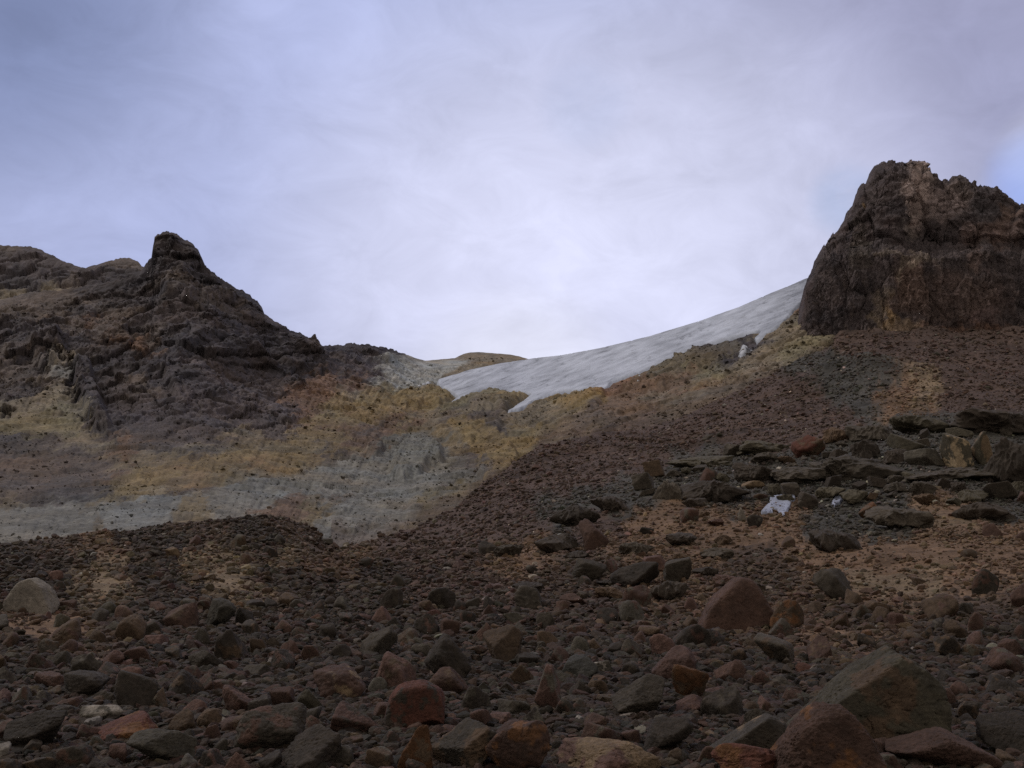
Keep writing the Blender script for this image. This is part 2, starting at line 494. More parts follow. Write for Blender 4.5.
GLAC = np.array([(434, 383), (470, 371.5), (500, 365), (533, 360), (560, 357), (600, 350), (650, 338), (700, 323), (740, 309), (770, 296), (790, 288), (806, 281), (830, 274), (830, 290), (808, 300),
                 (795, 313), (785, 325), (765, 340), (757, 345), (754, 340), (760, 334), (740, 338), (705, 347), (690, 352), (660, 365), (640, 375), (620, 381), (613, 384), (606, 392), (590, 394), (577, 393), (565, 393), (550, 398), (535, 403), (521, 412), (508, 414), (507, 412),
                 (523, 401), (530, 396), (520, 394), (497, 393), (488, 391), (475, 394), (465, 400), (455, 403.5), (448, 404), (457, 398), (446, 391), (438, 388)], float)


def poly_sd(px, py, poly):
    """signed distance in pixels, positive inside"""
    sh = px.shape
    x, y = px.ravel(), py.ravel()
    d = np.full(x.shape, 1e9)
    ins = np.zeros(x.shape, bool)
    m = len(poly)
    for i in range(m):
        x0, y0 = poly[i]
        x1, y1 = poly[(i + 1) % m]
        ex, ey = x1 - x0, y1 - y0
        t = np.clip(((x - x0) * ex + (y - y0) * ey) / (ex * ex + ey * ey), 0, 1)
        d = np.minimum(d, np.hypot(x - x0 - t * ex, y - y0 - t * ey))
        c = ((y0 > y) != (y1 > y))
        with np.errstate(divide='ignore', invalid='ignore'):
            xx = x0 + (y - y0) * ex / (ey if ey != 0 else 1e-9)
        ins ^= c & (x < xx)
    return np.where(ins, d, -d).reshape(sh)


def hill_Y(px, py):
    return np.exp(_hb(np.stack([np.maximum(px, -280) / 100, py / 100], -1)))


BD = hill_Y(BX, BY)
PB = world(BX, BY, BD)
NB = grid_normals(PB)
bcol = seed_colours(BX, BY, BSEED, 3.2, 24, 24.0, 26.0)
lum = bcol.mean(-1)
crag = 1 - sstep(0.060, 0.110, lum)
rocky = (1 - sstep(415, 455, BY + 12 * fbm(np.stack([BX / 25, BY / 25, 0 * BX], -1), 3))) * (1 - sstep(310, 345, BX))
rocky = np.maximum(rocky, (1 - sstep(355, 366, BY)) * (1 - sstep(400, 415, BX)))
crag = crag * np.maximum(rocky, 0.12)
inice = sstep(-3, 2, poly_sd(BX, BY, GLAC))
edge = sstep(0, 14, BY - top)
Q = PB * np.array([1, 1, 1.25])
fine = 2.6 * (ridged(Q / 13.0 + 9, 5, 0.6) - 0.42) + 1.3 * (ridged(Q / 5.0 + 2, 4, 0.6) - 0.42)
rel = crag * (8.5 * (ridged(Q / 55.0, 4, 0.45) - 0.45) + 0.45 * fine)
gul = ridged(np.stack([(BX + 0.55 * BY) / 15.0, BY / 75.0, 0 * BX + 6], -1), 4, 0.55) - 0.45
rel = rel + (1 - crag) * (3.4 * fbm(Q / 45.0, 3, 0.4) + 0.10 * fine - 1.6 * gul)
rel = rel + 0.15 * fbm(Q / 3.0, 3, 0.65)
reln = 0 * rel
for poly, hgt in [
    ([(388, 482), (398, 452), (418, 440), (438, 449), (446, 462), (430, 475), (408, 485)], 5.0),
    ([(463, 402), (490, 392), (526, 397), (508, 411), (480, 417)], 3.5), ([(392, 398), (430, 385), (456, 399), (440, 409), (405, 412)], 3.5),
    ([(556, 404), (580, 394), (608, 396), (600, 412), (565, 414)], 3.5), ([(362, 455), (368, 442), (380, 444), (384, 456), (372, 462)], 3.5),
    ([(476, 480), (488, 452), (512, 448), (520, 460), (502, 490)], 3.5), ([(430, 432), (470, 415), (505, 424), (500, 440), (455, 446)], 3.0),
    ([(72, 366), (88, 366), (100, 395), (112, 432), (96, 436), (80, 400)], 8.0), ([(28, 345), (60, 338), (66, 362), (40, 372)], 6.0),
    ([(92, 500), (104, 490), (118, 496), (110, 504)], 2.0), ([(620, 395), (660, 368), (700, 352), (740, 344), (750, 352), (700, 372), (650, 396)], 4.0),
    ([(326, 352), (350, 343), (392, 347), (408, 356), (380, 362), (340, 364)], 5.0), ([(150, 275), (175, 262), (210, 275), (240, 300), (200, 300), (165, 298)], 4.0),
    ([(270, 350), (310, 345), (335, 362), (318, 380), (285, 372)], 5.0), ([(160, 370), (200, 362), (225, 385), (215, 398), (175, 400)], 5.0),
]:
    sdp = poly_sd(BX, BY, np.array(poly, float)) + 7 * fbm(np.stack([BX / 14, BY / 14, 0 * BX], -1), 3, 0.55)
    seg = 0.62 * hgt * sstep(-2.0, 5.0, sdp)
    reln = reln + seg
tq = 3.2 * fbm(Q / 42.0 + 60, 5, 0.55) + 0.02 * (BX * 0.25 + BY)
terr = np.floor(tq) + sstep(0.0, 0.22, tq - np.floor(tq))
reln = reln + 1.6 * (terr - tq) * (0.55 + 0.45 * (1 - crag))
tq = 3.0 * fbm(Q / 17.0 + 20, 4, 0.55)
terr = np.floor(tq) + sstep(0.0, 0.25, tq - np.floor(tq))
reln = reln + 0.75 * (terr - tq) + 0.16 * fine * (0.15 + crag)
reln = reln * edge * np.clip(BD / 330, 0.3, 1.2) * (1 - inice)
wx_ = PB[..., 0] + 3.0 * fbm(PB / 12.0, 3)
wz_ = PB[..., 2] + 3.0 * fbm(PB / 12.0 + 40, 3)
blk = 1.5 * blocks(wx_ / 24.0, wz_ / 17.0, 1, 0.08, 0.2) + 0.8 * blocks(wx_ / 9.0, wz_ / 6.5, 2, 0.10, 0.25) + 0.3 * blocks(wx_ / 3.4, wz_ / 2.6, 3, 0.12, 0.25)
rel = rel + crag * 3.4 * blk
reln = reln + 1.25 * blk * crag * edge * (1 - inice) + 0.18 * (1 - crag) * blk * edge * (1 - inice)
rel = rel * (0.22 + 0.78 * edge) * np.clip(BD / 380, 0.25, 1.1) * (1 - inice)
rel = rel - 1.5 * inice
VB = np.array([0, 0, CAMZ]) - PB
VB /= np.linalg.norm(VB, axis=-1, keepdims=True)
DB = 0.42 * NB + 0.80 * VB
PB = PB + DB * rel[..., None] + NB * reln[..., None]
# bedding streaks of different earth running down-left to up-right
vly = (1 - rocky) * sstep(395, 430, BY)
bcol = bcol * (1 - 0.26 * vly)[..., None] + (0.26 * vly)[..., None] * np.array((0.118, 0.096, 0.072))
bcol = bcol * (1 - 0.16 * vly)[..., None]
strk = fbm(np.stack([(BX - 1.6 * BY) / 34.0, (BY + 0.30 * BX) / 8.0, 0 * BX], -1), 5, 0.65)
pat = fbm(PB / 7.0, 5, 0.7)
pat2 = fbm(PB / 30.0 + 13, 4, 0.6)
strk2 = fbm(np.stack([(BX - 1.6 * BY) / 60.0, (BY + 0.36 * BX) / 3.2, 0 * BX + 5], -1), 4, 0.6)
dn = fbm(np.stack([(BX + 0.9 * BY) / 4.0, (BY - 0.9 * BX) / 70.0, 0 * BX + 8], -1), 4, 0.6)
bcol = bcol * np.clip(1 + (0.30 + 0.2 * (1 - rocky)) * strk + 0.30 * (1 - rocky) * strk2 + 0.25 * dn + 0.42 * pat + 0.35 * pat2, 0.35, 1.9)[..., None]
def patch(poly, colour, amt, rag=13.0, wide=1.8):
    global bcol
    sdp = poly_sd(BX, BY, np.array(poly, float)) + rag * fbm(np.stack([(BX - 1.2 * BY) / 26.0, (BY + 0.32 * BX) / 9.0, 0 * BX + 12], -1), 5, 0.68)
    m = (amt * sstep(-wide, wide, sdp))[..., None]
    grain_ = np.clip(1 + 0.22 * strk + 0.20 * pat + 0.16 * strk2, 0.5, 1.5)[..., None]
    bcol = bcol * (1 - m) + np.array(colour) * grain_ * m


GREY = (0.148, 0.141, 0.128)
patch([(222, 506), (268, 482), (330, 468), (385, 462), (398, 440), (430, 440), (446, 462), (440, 492), (400, 506), (360, 502), (300, 498), (256, 510)], GREY, 0.85)
patch([(312, 524), (350, 505), (410, 500), (424, 514), (380, 545), (330, 548)], GREY, 0.75)
patch([(96, 516), (130, 500), (180, 503), (172, 525), (130, 542), (105, 534)], (0.150, 0.146, 0.138), 0.8)
patch([(-40, 516), (20, 513), (60, 511), (96, 520), (92, 536), (30, 548), (-40, 552)], (0.128, 0.122, 0.112), 0.75)
patch([(380, 374), (395, 362), (425, 361.5), (450, 360), (470, 364), (442, 378), (430, 387), (404, 391), (388, 384)], (0.275, 0.272, 0.262), 0.9, 4.0, 2.0)
patch([(395, 448), (418, 440), (438, 449), (446, 462), (430, 475), (408, 485), (392, 470)], (0.128, 0.125, 0.113), 0.7)
patch([(540, 440), (560, 425), (610, 400), (650, 385), (690, 370), (700, 385), (640, 425), (590, 436)], (0.130, 0.096, 0.070), 0.5)
OCH = (0.190, 0.134, 0.062)
patch([(452, 428), (475, 424), (500, 438), (520, 440), (542, 430), (525, 468), (506, 492), (494, 470), (470, 452)], OCH, 0.6)
patch([(392, 398), (430, 387), (456, 402), (432, 413), (398, 414)], OCH, 0.5)
patch([(552, 404), (600, 394), (607, 403), (575, 414)], OCH, 0.6)
patch([(330, 412), (365, 398), (392, 402), (380, 424), (350, 428)], OCH, 0.4)
patch([(110, 500), (150, 470), (250, 452), (330, 462), (300, 475), (200, 492), (130, 505)], OCH, 0.4)
patch([(640, 372), (700, 352), (745, 343), (742, 356), (700, 372), (650, 388)], (0.105, 0.088, 0.066), 0.7)
patch([(-60, 452), (60, 455), (112, 470), (92, 488), (20, 503), (-60, 505)], (0.088, 0.069, 0.060), 0.65, 14.0)
patch([(-60, 380), (40, 384), (30, 398), (-60, 402)], (0.082, 0.068, 0.064), 0.6)
cr_ = np.interp(BX, CRPX, CRPY)
con = 0.6 * (1 - sstep(4, 22, cr_ - BY + 16 * fbm(np.stack([BX / 22, BY / 12, 0 * BX + 3], -1), 4, 0.65))) * (BX > 330)
bcol = bcol * (1 - con[..., None]) + con[..., None] * np.array((0.082, 0.056, 0.044)) * np.clip(1 + 0.5 * pat, 0.4, 1.6)[..., None]
spot = sstep(0.34, 0.5, fbm(PB / 11.0 + 33, 4, 0.65))[..., None]
bcol = bcol * (1 - 0.5 * spot) + 0.5 * spot * np.array(PAL['P'])
spot = (sstep(0.36, 0.52, fbm(PB / 9.0 + 77, 4, 0.65)) * (1 - crag))[..., None]
bcol = bcol * (1 - 0.45 * spot) + 0.45 * spot * np.array(PAL['T'])
hue = fbm(PB / 22.0 + 70, 3)
bcol = bcol * np.stack([1 + 0.16 * hue, 1 + 0.0 * hue, 1 - 0.2 * hue], -1)
# back side falls away behind the skyline
topP = PB[-1]
backs = [topP + np.array([0, 6, -2.5]), topP + np.array([0, 30, -18]), topP + np.array([0, 140, -80]), topP + np.array([0, 400, -190])]
PBB = np.concatenate([PB] + [b[None] for b in backs], 0)
cBB = np.concatenate([bcol] + [bcol[-1:]] * 4, 0)
link('mountain', mesh_np('mountain', PBB, grid_faces(*PBB.shape[:2]), np.clip(cBB, 0.004, 0.6), True, MAT_FAR), kind='structure',
     label='mountainside of yellow, grey and dark slopes rising to a rock horn', cat='mountain')

# ------------------------------------------------------------------ the ridge behind the horn
DT = np.array([(-1000, 275), (-600, 250), (-400, 268), (-260, 262), (-120, 252), (-40, 246), (0, 245), (14, 245.5), (30, 246.5), (45, 252), (60, 259), (75, 265), (86, 268.5), (92, 266), (104, 261), (115, 258.5), (128, 257.5), (137, 260), (142, 266), (150, 270), (190, 285)], float)
dc = np.concatenate([np.arange(-1000, -100, 5.0), np.arange(-100, 190, 1.0)])
dtop = np.interp(dc, DT[:, 0], DT[:, 1]) + 1.0 * blocks(dc / 6.0, 0 * dc + 0.5, 4, 0.2, 0.2) + 0.9 * fbm(np.stack([dc / 6, 0 * dc, 0 * dc + 3], -1), 3, 0.6)
nr = 110
t = np.linspace(0, 1, nr)
DX = np.broadcast_to(dc, (nr, len(dc)))
DYp = 325 + (dtop - 325) * t[:, None]
DD = 560 + (325 - DYp) * 2.0 + 0 * DX
PD = world(DX, DYp, DD)
ND = grid_normals(PD)
DSEED = [(a, b, c) for c, pts in {
    'D': [(20, 275), (0, 280), (35, 285), (-60, 280), (120, 272), (130, 285), (100, 285), (60, 275)],
    'P': [(20, 255), (50, 262), (0, 262), (-100, 265), (90, 275), (70, 270), (40, 270)],
    'B': [(120, 261), (10, 247), (130, 264), (70, 285)], 'T': [(50, 292), (70, 295), (10, 300), (-40, 300)]}.items() for a, b in pts]
dcol = seed_colours(DX, DYp, DSEED, 2.0, 24, 20.0)
e = sstep(0, 12, DYp - dtop)
relD = (6.0 * (ridged(PD / 50.0, 5) - 0.45) + 1.5 * fbm(PD / 8.0, 4) + 5.0 * blocks(PD[..., 0] / 16.0, PD[..., 2] / 9.0, 8) + 2.5 * blocks(PD[..., 0] / 6.0, PD[..., 2] / 4.0, 9)) * (0.2 + 0.8 * e)
PD = PD + ND * relD[..., None]
dcol = dcol * (1 + 0.45 * np.clip(fbm(PD / 9.0, 4, 0.65), -0.8, 0.8))[..., None]
tp = PD[-1]
PDD = np.concatenate([PD] + [(tp + np.array(k))[None] for k in ((0, 8, -2), (0, 60, -30), (0, 300, -160))], 0)
cDD = np.concatenate([dcol] + [dcol[-1:]] * 3, 0)
link('ridge', mesh_np('ridge', PDD, grid_faces(*PDD.shape[:2]), cDD, True, MAT_FAR), kind='structure', label='low dark ridge running behind the rock horn', cat='ridge')

# ------------------------------------------------------------------ the cliff tower
TT = np.array([(795.5, 334), (797, 327), (800, 318), (803, 306), (806, 292), (806.5, 283), (809, 274), (814, 264), (819, 255), (824, 246), (828, 243), (831, 236), (835, 231), (840, 228), (843, 222), (847, 215), (851, 208),
               (856, 201), (857, 194), (860, 186), (867, 179), (870, 173), (873, 167), (879, 164), (884, 161.5), (892, 160), (898, 159.5), (903, 158.5), (905, 160), (908, 161), (913, 160.5), (920, 161), (927, 162.5),
               (930, 167), (932, 171), (934, 174), (938, 178), (942, 181), (950, 180.5), (956, 177), (961, 174), (964, 174), (968, 178), (973, 182), (981, 185), (989, 188), (998, 192), (1004, 195), (1012, 200), (1020, 206), (1030, 210),
               (1050, 218), (1080, 224), (1110, 238), (1150, 260), (1200, 290), (1260, 320), (1290, 335)], float)
tc_ = np.arange(795.5, 1290, 0.6)
ttop = np.interp(tc_, TT[:, 0], TT[:, 1]) + 1.6 * fbm(np.stack([tc_ / 8.0, 0 * tc_ + 5, 0 * tc_], -1), 5, 0.75)
ttop = ttop + 4.0 * blocks(tc_ / 8.0, 0 * tc_ + 0.5, 14, 0.15, 0.15) + 2.6 * blocks(tc_ / 3.2, 0 * tc_ + 0.5, 15, 0.15, 0.15)
tbot = np.interp(tc_, [795, 860, 900, 1290], [400, 385, 352, 356])
nr = 380
t = np.linspace(0, 1, nr)
TX = np.broadcast_to(tc_, (nr, len(tc_)))
TY = tbot + (ttop - tbot) * t[:, None]
dl = TX - np.interp(TY, TT[:33, 1][::-1], TT[:33, 0][::-1])
up = TY - ttop
TD = 352 + 0.17 * (335 - TY) + 9 * (1 - sstep(244, 256, TY + 3 * np.sin(TX / 17.0)))
TD = TD + 14 * np.exp(-np.maximum(dl, 0) / 16) + 7 * np.exp(-np.maximum(up, 0) / 7)
TD = TD + 9 * (sstep(908, 917, TX - 0.35 * (200 - TY) * 0.3) * (1 - sstep(935, 985, TX))) * (1 - sstep(235, 250, TY))
TD = TD + 6 * sstep(960, 1100, TX)
PT = world(TX, TY, TD)
NT = grid_normals(PT)
Qv = PT * np.array([1, 1, 0.13])
low = sstep(-14, 14, TY - 249 + 26 * fbm(np.stack([TX / 30.0, TY / 30.0, 0 * TX + 2], -1), 4, 0.6))
colm = 0.6 * (ridged(Qv / 6.5, 4, 0.55) - 0.45) + 0.7 * (ridged(Qv / 2.9 + 8, 3, 0.55) - 0.45)
px_ = TX * 0.37 + 1.5 * fbm(PT / 9.0 + 70, 3) + 0.05 * (PT[..., 2] - 70)
pz_ = PT[..., 2] + 2.5 * fbm(PT / 9.0 + 90, 3)
colb = 4.6 * blocks(px_ / 15.0, pz_ / 32.0, 31, 0.08, 0.2) + 2.4 * blocks(px_ / 5.6, pz_ / 15.0, 32, 0.10, 0.3) + 1.0 * blocks(px_ / 2.2, pz_ / 5.0, 33, 0.16, 0.3)
upb = 5.5 * blocks(px_ / 13.0, pz_ / 16.0, 34, 0.08, 0.12) + 3.0 * blocks(px_ / 4.6, pz_ / 7.0, 35, 0.10, 0.15) + 1.3 * blocks(px_ / 2.0, pz_ / 2.6, 36, 0.15, 0.2)
relT = 0.62 * low * colb + low * (1.5 * (ridged(Qv / 3.4 + 12, 3, 0.55) - 0.45) + 0.7 * (ridged(Qv / 1.5 + 22, 3, 0.55) - 0.45)) + 0.75 * (1 - low) * upb + 2.6 * (ridged(PT / 30.0, 4, 0.5) - 0.45) + 0.5 * (ridged(PT / 7.0, 4, 0.6) - 0.4) + 0.35 * fbm(PT / 2.0, 3, 0.65)
cv, cj = cells(px_ / 4.6, pz_ / 26.0, 32)
cv2, cj2 = cells(px_ / 1.9, pz_ / 8.0, 33)
lay = noise(np.stack([0 * TX, 0 * TX, (PT[..., 2] + 0.05 * PT[..., 0]) / 3.2], -1)) * (1 - low) * 0.9
relT = (relT + lay) * (0.35 + 0.65 * sstep(0, 9, up)) * (0.35 + 0.65 * sstep(0, 9, dl))
PT = PT + NT * relT[..., None]
DKT = np.array((0.078, 0.061, 0.061))
tcol = np.broadcast_to(DKT, TX.shape + (3,)).copy()


def tint(mask, c):
    global tcol
    tcol = tcol * (1 - mask[..., None]) + np.array(c) * mask[..., None]


def blob(x, y, rx, ry):
    wx = TX + 14 * fbm(PT / 7.0 + 3, 3, 0.6)
    wy = TY + 14 * fbm(PT / 7.0 + 40, 3, 0.6)
    return 1 - sstep(0.45, 1.15, np.hypot((wx - x) / rx, (wy - y) / ry))


st = fbm(Qv / 3.0 + 11, 4, 0.6)
tint(0.4 * sstep(0.1, 0.5, st) * low, (0.130, 0.096, 0.078))
tint(0.6 * sstep(0.05, 0.4, fbm(Qv / 4.0 + 60, 4, 0.6)) * low, (0.046, 0.038, 0.041))
tint(0.7 * sstep(0.0, 0.3, fbm(PT / 12.0 + 80, 4, 0.6)) * (TX < 912), (0.052, 0.043, 0.047))
tint(0.5 * sstep(0.0, 0.5, fbm(PT / 9.0 + 21, 4)) * (1 - low), (0.115, 0.092, 0.088))
tint(0.35 * sstep(0.1, 0.5, fbm(PT / 14.0 + 45, 4)), (0.096, 0.058, 0.050))
for (x, y, rx, ry, c, a) in [(919, 190, 17, 40, (0.34, 0.26, 0.235), 0.9), (945, 205, 25, 22, (0.21, 0.16, 0.15), 0.7), (1000, 232, 30, 14, (0.15, 0.10, 0.085), 0.6), (1010, 215, 12, 10, (0.15, 0.10, 0.08), 0.5),
                          (960, 190, 16, 12, (0.13, 0.10, 0.09), 0.5), (985, 205, 14, 20, (0.06, 0.052, 0.055), 0.6), (912, 228, 9, 9, (0.20, 0.16, 0.14), 0.5), (973, 236, 10, 12, (0.12, 0.08, 0.07), 0.5), (862, 204, 4, 5, (0.2, 0.13, 0.07), 0.7),
                          (888, 318, 9, 22, (0.20, 0.13, 0.07), 0.7), (880, 300, 9, 14, (0.15, 0.115, 0.085), 0.5), (875, 322, 6, 14, (0.16, 0.12, 0.085), 0.6), (900, 330, 30, 7, (0.17, 0.12, 0.08), 0.6),
                          (910, 285, 22, 40, (0.105, 0.066, 0.050), 0.6), (960, 300, 60, 35, (0.072, 0.049, 0.042), 0.7), (985, 318, 14, 14, (0.11, 0.075, 0.07), 0.7), (960, 332, 60, 7, (0.12, 0.07, 0.05), 0.7),
                          (905, 255, 40, 5, (0.12, 0.095, 0.075), 0.55), (860, 245, 12, 30, (0.09, 0.075, 0.062), 0.4), (975, 258, 12, 12, (0.11, 0.075, 0.065), 0.6), (912, 262, 8, 8, (0.24, 0.19, 0.15), 0.6), (900, 270, 5, 18, (0.14, 0.11, 0.085), 0.5)]:
    c = tuple(1.3 * k_ for k_ in c)
    tint(min(1.0, 1.25 * a) * blob(x, y, rx, ry) * (0.7 + 0.3 * sstep(-0.3, 0.3, st)), c)
wht = sstep(0.52, 0.62, fbm(Qv / 2.2 + 90, 3, 0.6)) * np.maximum(blob(888, 250, 26, 45), blob(882, 312, 18, 25))
tint(0.8 * wht, (0.46, 0.43, 0.40))
tcol = tcol * np.clip(1 + 0.5 * fbm(PT / 4.0 + 5, 5, 0.7) + (0.3 + 0.7 * low) * (0.35 * (cv - 0.5) + 0.35 * (cv2 - 0.5)), 0.35, 2.0)[..., None]
tp = PT[-1]
PTT = np.concatenate([PT] + [(tp + np.array(k))[None] for k in ((0, 3, -0.5), (2, 22, -9), (6, 70, -60), (8, 120, -130))], 0)
cTT = np.concatenate([tcol] + [tcol[-1:]] * 4, 0)
link('cliff', mesh_np('cliff', PTT, grid_faces(*PTT.shape[:2]), np.clip(cTT, 0.004, 0.6), True, MAT_CLIFF), kind='structure',
     label='tall dark cliff of columned rock with a notched summit above the scree', cat='cliff')

# ------------------------------------------------------------------ the ice


def ice_sheet(name, poly, step, thick, soft, base, colour, label, cat, mat, group=None, skyline=None, ragged=1.2, rag_scale=6.0, crevasse=0.0):
    x0, y0 = poly.min(0) - 4
    x1, y1 = poly.max(0) + 4
    xs = np.arange(x0, x1, step)
    ys = np.arange(y0, y1, step)
    gx, gy = np.meshgrid(xs, ys)
    if skyline is not None:
        tpk = skyline(xs)
        k = np.linspace(0, 1, len(ys))[:, None]
        gy = tpk + (y1 - tpk) * k
    sd = poly_sd(gx, gy, poly)
    rag = ragged * fbm(np.stack([gx / rag_scale, gy / rag_scale, 0 * gx], -1), 4, 0.65)
    if skyline is not None:
        inner = np.minimum(np.where(gy - tpk < 6, 99.0, 99.0), poly_sd(gx, gy, np.array([(px_, py_) if py_ > float(skyline(np.array([px_]))[0]) + 1.5 else (px_, py_ - 40) for px_, py_ in poly])))
        sd = inner
    s = sd + rag
    off = thick * sstep(-0.3, soft, s) - 2.2 * sstep(0.2, -2.5, s) * thick
    P = base(gx, gy)
    N = grid_normals(P)
    vis = np.clip(s, 0, 6) / 6
    flow = fbm(np.stack([(gx - 0.4 * gy) / 30.0, (gy + 0.38 * gx) / 4.0, 0 * gx], -1), 5, 0.65)
    cre = ridged(np.stack([(gx - 0.4 * gy) / 26.0, (gy + 0.38 * gx) / 4.2, 0 * gx + 4], -1), 5, 0.7)
    off = off + crevasse * vis * (1.0 * flow - 1.5 * sstep(0.55, 0.8, cre))
    P = P + N * off[..., None]
    c = np.empty(gx.shape + (3,))
    c[:] = colour
    dirt = np.clip(1.15 * flow + 0.6 * sstep(0.50, 0.70, cre) * sstep(-0.15, 0.3, fbm(np.stack([gx / 26, gy / 14, 0 * gx + 8], -1), 4, 0.6)), -0.3, 1.0)
    if crevasse:
        dirt = np.clip(dirt + 0.42 * sstep(740, 800, gx) + 0.4 * fbm(np.stack([gx / 50, gy / 22, 0 * gx + 31], -1), 4, 0.6), -0.35, 1.0)
    c = c * (1 - (0.62 if crevasse else 0.25) * dirt)[..., None]
    rim = 1 - sstep(0.0, 2.2, s)
    c = c * (1 - 0.35 * rim * (crevasse > 0))[..., None]
    f = grid_faces(*gx.shape)
    keep = (s > -3).ravel()[f].all(1)
    f = f[keep]
    if skyline is not None:
        nrow, ncol = gx.shape
        tp = P[0]
        extra = np.stack([tp + np.array([0, 8, -1.6]), tp + np.array([0, 40, -14]), tp + np.array([0, 160, -80])])
        base_i = P.reshape(-1, 3).shape[0]
        V = np.concatenate([P.reshape(-1, 3), extra.reshape(-1, 3)])
        rows = [np.arange(ncol)] + [base_i + k * ncol + np.arange(ncol) for k in range(3)]
        ok = s[0] > -1
        ef = []
        for k in range(3):
            a, b = rows[k], rows[k + 1]
            q = np.stack([a[:-1], a[1:], b[1:], b[:-1]], -1)
            ef.append(q[ok[:-1] & ok[1:]])
        f = np.concatenate([f] + ef)
        cc = np.concatenate([c.reshape(-1, 3), np.tile(c[0], (3, 1))])
    else:
        V, cc = P.reshape(-1, 3), c.reshape(-1, 3)
    used = np.unique(f)
    mp = -np.ones(len(V), int)
    mp[used] = np.arange(len(used))
    V, cc, f = V[used], cc[used], mp[f]
    o0 = V.mean(0)
    o0[2] = V[:, 2].min()
    return link(name, mesh_np(name, V - o0, f, np.clip(cc, 0.02, 0.9), True, mat), tuple(o0), label, cat, group)


def hill_base(px, py):
    return world(px, py, hill_Y(px, py))


gl_x = np.array([430, 434, 470, 500, 533, 560, 600, 650, 700, 740, 770, 790, 806, 834])
gl_y = np.array([384.5, 382.5, 371.5, 365, 360, 357, 350, 338, 323, 309, 296, 288, 281, 273])
ice_sheet('glacier', GLAC, 0.55, 1.2, 2.2, hill_base, (0.345, 0.36, 0.41), 'grey white glacier draped over the saddle below the cliff', 'glacier', MAT_ICE,
          skyline=lambda x: np.interp(x, gl_x, gl_y), ragged=1.1, rag_scale=5.0, crevasse=0.2)


def hill_surface(px, py):
    """the finished mountainside at those spots"""
    sh = px.shape
    x, y = px.ravel(), py.ravel()
    j = np.clip(np.searchsorted(bcols, x), 0, len(bcols) - 1)
    frac = (bot[j] - y) / (bot[j] - topS[j])
    i = np.clip(np.round(np.clip(frac, 0, 1) ** (1 / 0.92) * (len(tt) - 1)).astype(int), 0, len(tt) - 1)
    k3 = 7
    acc = 0
    for di in range(-k3, k3 + 1):
        acc = acc + PB[np.clip(i + di, 0, len(tt) - 1), j]
    return (acc / (2 * k3 + 1)).reshape(sh + (3,))


def P_(pts):
    return np.array(pts, float)


for pts, lab in [
    (P_([(402, 392), (412, 389), (424, 384), (434, 381), (431, 386), (420, 389), (410, 391.5)]), 'thin white snow wedge lying left of the glacier tip'),
    (P_([(740, 358), (748, 350), (752, 351), (747, 358), (741, 363)]), 'small white snow patch on the tan slope below the upper glacier edge'),
    (P_([(638, 384), (643, 381), (645, 385), (640, 390)]), 'tiny snow spot on the brown bank right below the glacier'),
    (P_([(800, 364), (803, 366), (805, 372), (801, 372)]), 'tiny white snow spot on the tan fan beneath the cliff corner'),
]:
    ice_sheet('snow_patch', pts, 0.5, 0.45, 1.5, hill_surface, (0.37, 0.375, 0.40), lab, 'snow patch', MAT_SNOW, group='snow patches below the glacier', ragged=0.8, rag_scale=5.0)

# ------------------------------------------------------------------ rocks
_ico = {}


def ico(k):
    if k not in _ico:
        bm = bmesh.new()
        bmesh.ops.create_icosphere(bm, subdivisions=k, radius=1.0)
        v = np.array([x.co[:] for x in bm.verts])
        v /= np.linalg.norm(v, axis=1)[:, None]
        f = np.array([[q.index for q in x.verts] for x in bm.faces], np.int32)
        bm.free()
        _ico[k] = (v, f)
    return _ico[k]


def rock_shape(k, r, facets=12, sharp=16, rough=0.05, flat_bias=0.0, tall=False):
    """a boulder: the solid left between random cleavage planes, edges worn, surface pitted; fills a unit box, base at z=0"""
    v, f = ico(k)
    nrm = r.normal(size=(facets, 3))
    if flat_bias:
        nrm[:, 2] *= (1 + flat_bias * 2 * r.random(facets))
    nrm /= np.linalg.norm(nrm, axis=1)[:, None]
    d = r.uniform(0.55, 1.0, facets)
    q = np.maximum(v @ nrm.T / d, 0)
    rad = (np.power(q, sharp).sum(1) + 1e-6) ** (-1.0 / sharp)
    rad = np.minimum(rad, 1.5)
    off = r.uniform(-50, 50, 3)
    rad = rad * (1 + rough * 2.2 * fbm(v * 1.6 + off, 3) + rough * 1.2 * fbm(v * 6 + off, 3, 0.6))
    if k >= 5:
        rad = rad * (1 + 0.02 * fbm(v * 17 + off, 3, 0.65) - 0.06 * sstep(0.6, 0.9, ridged(v * 2.4 + off, 3, 0.6)))
    p = v * rad[:, None]
    lo, hi = p.min(0), p.max(0)
    p = (p - (lo + hi) / 2) / (hi - lo)
    p[:, 2] += 0.5
    return p, f


def find_Y(px, py):
    """distance of the first ground point seen at that pixel"""
    ys = np.exp(np.linspace(math.log(4.5), math.log(360), 1500))
    u, _ = ray(px, py)
    x = float(u) * ys
    qx, qy = project(np.stack([x, ys, ground_z(x, ys)], -1))
    k = np.argmax(qy <= py)
    return float(ys[k]) if qy[k] <= py else float(ys[-1])


ROCKC = {
    'charcoal': (0.042, 0.036, 0.032), 'dark grey': (0.058, 0.052, 0.045), 'maroon': (0.078, 0.049, 0.042), 'brown': (0.080, 0.058, 0.042),
    'grey': (0.080, 0.077, 0.068), 'rust': (0.120, 0.062, 0.032), 'pale grey': (0.215, 0.208, 0.20), 'olive grey': (0.066, 0.062, 0.049), 'pinkish': (0.105, 0.066, 0.060), 'tan': (0.15, 0.115, 0.08), 'pale tan': (0.30, 0.25, 0.18),
    'red': (0.105, 0.046, 0.036), 'blue grey': (0.055, 0.057, 0.056),
}
N_ROCK = {}


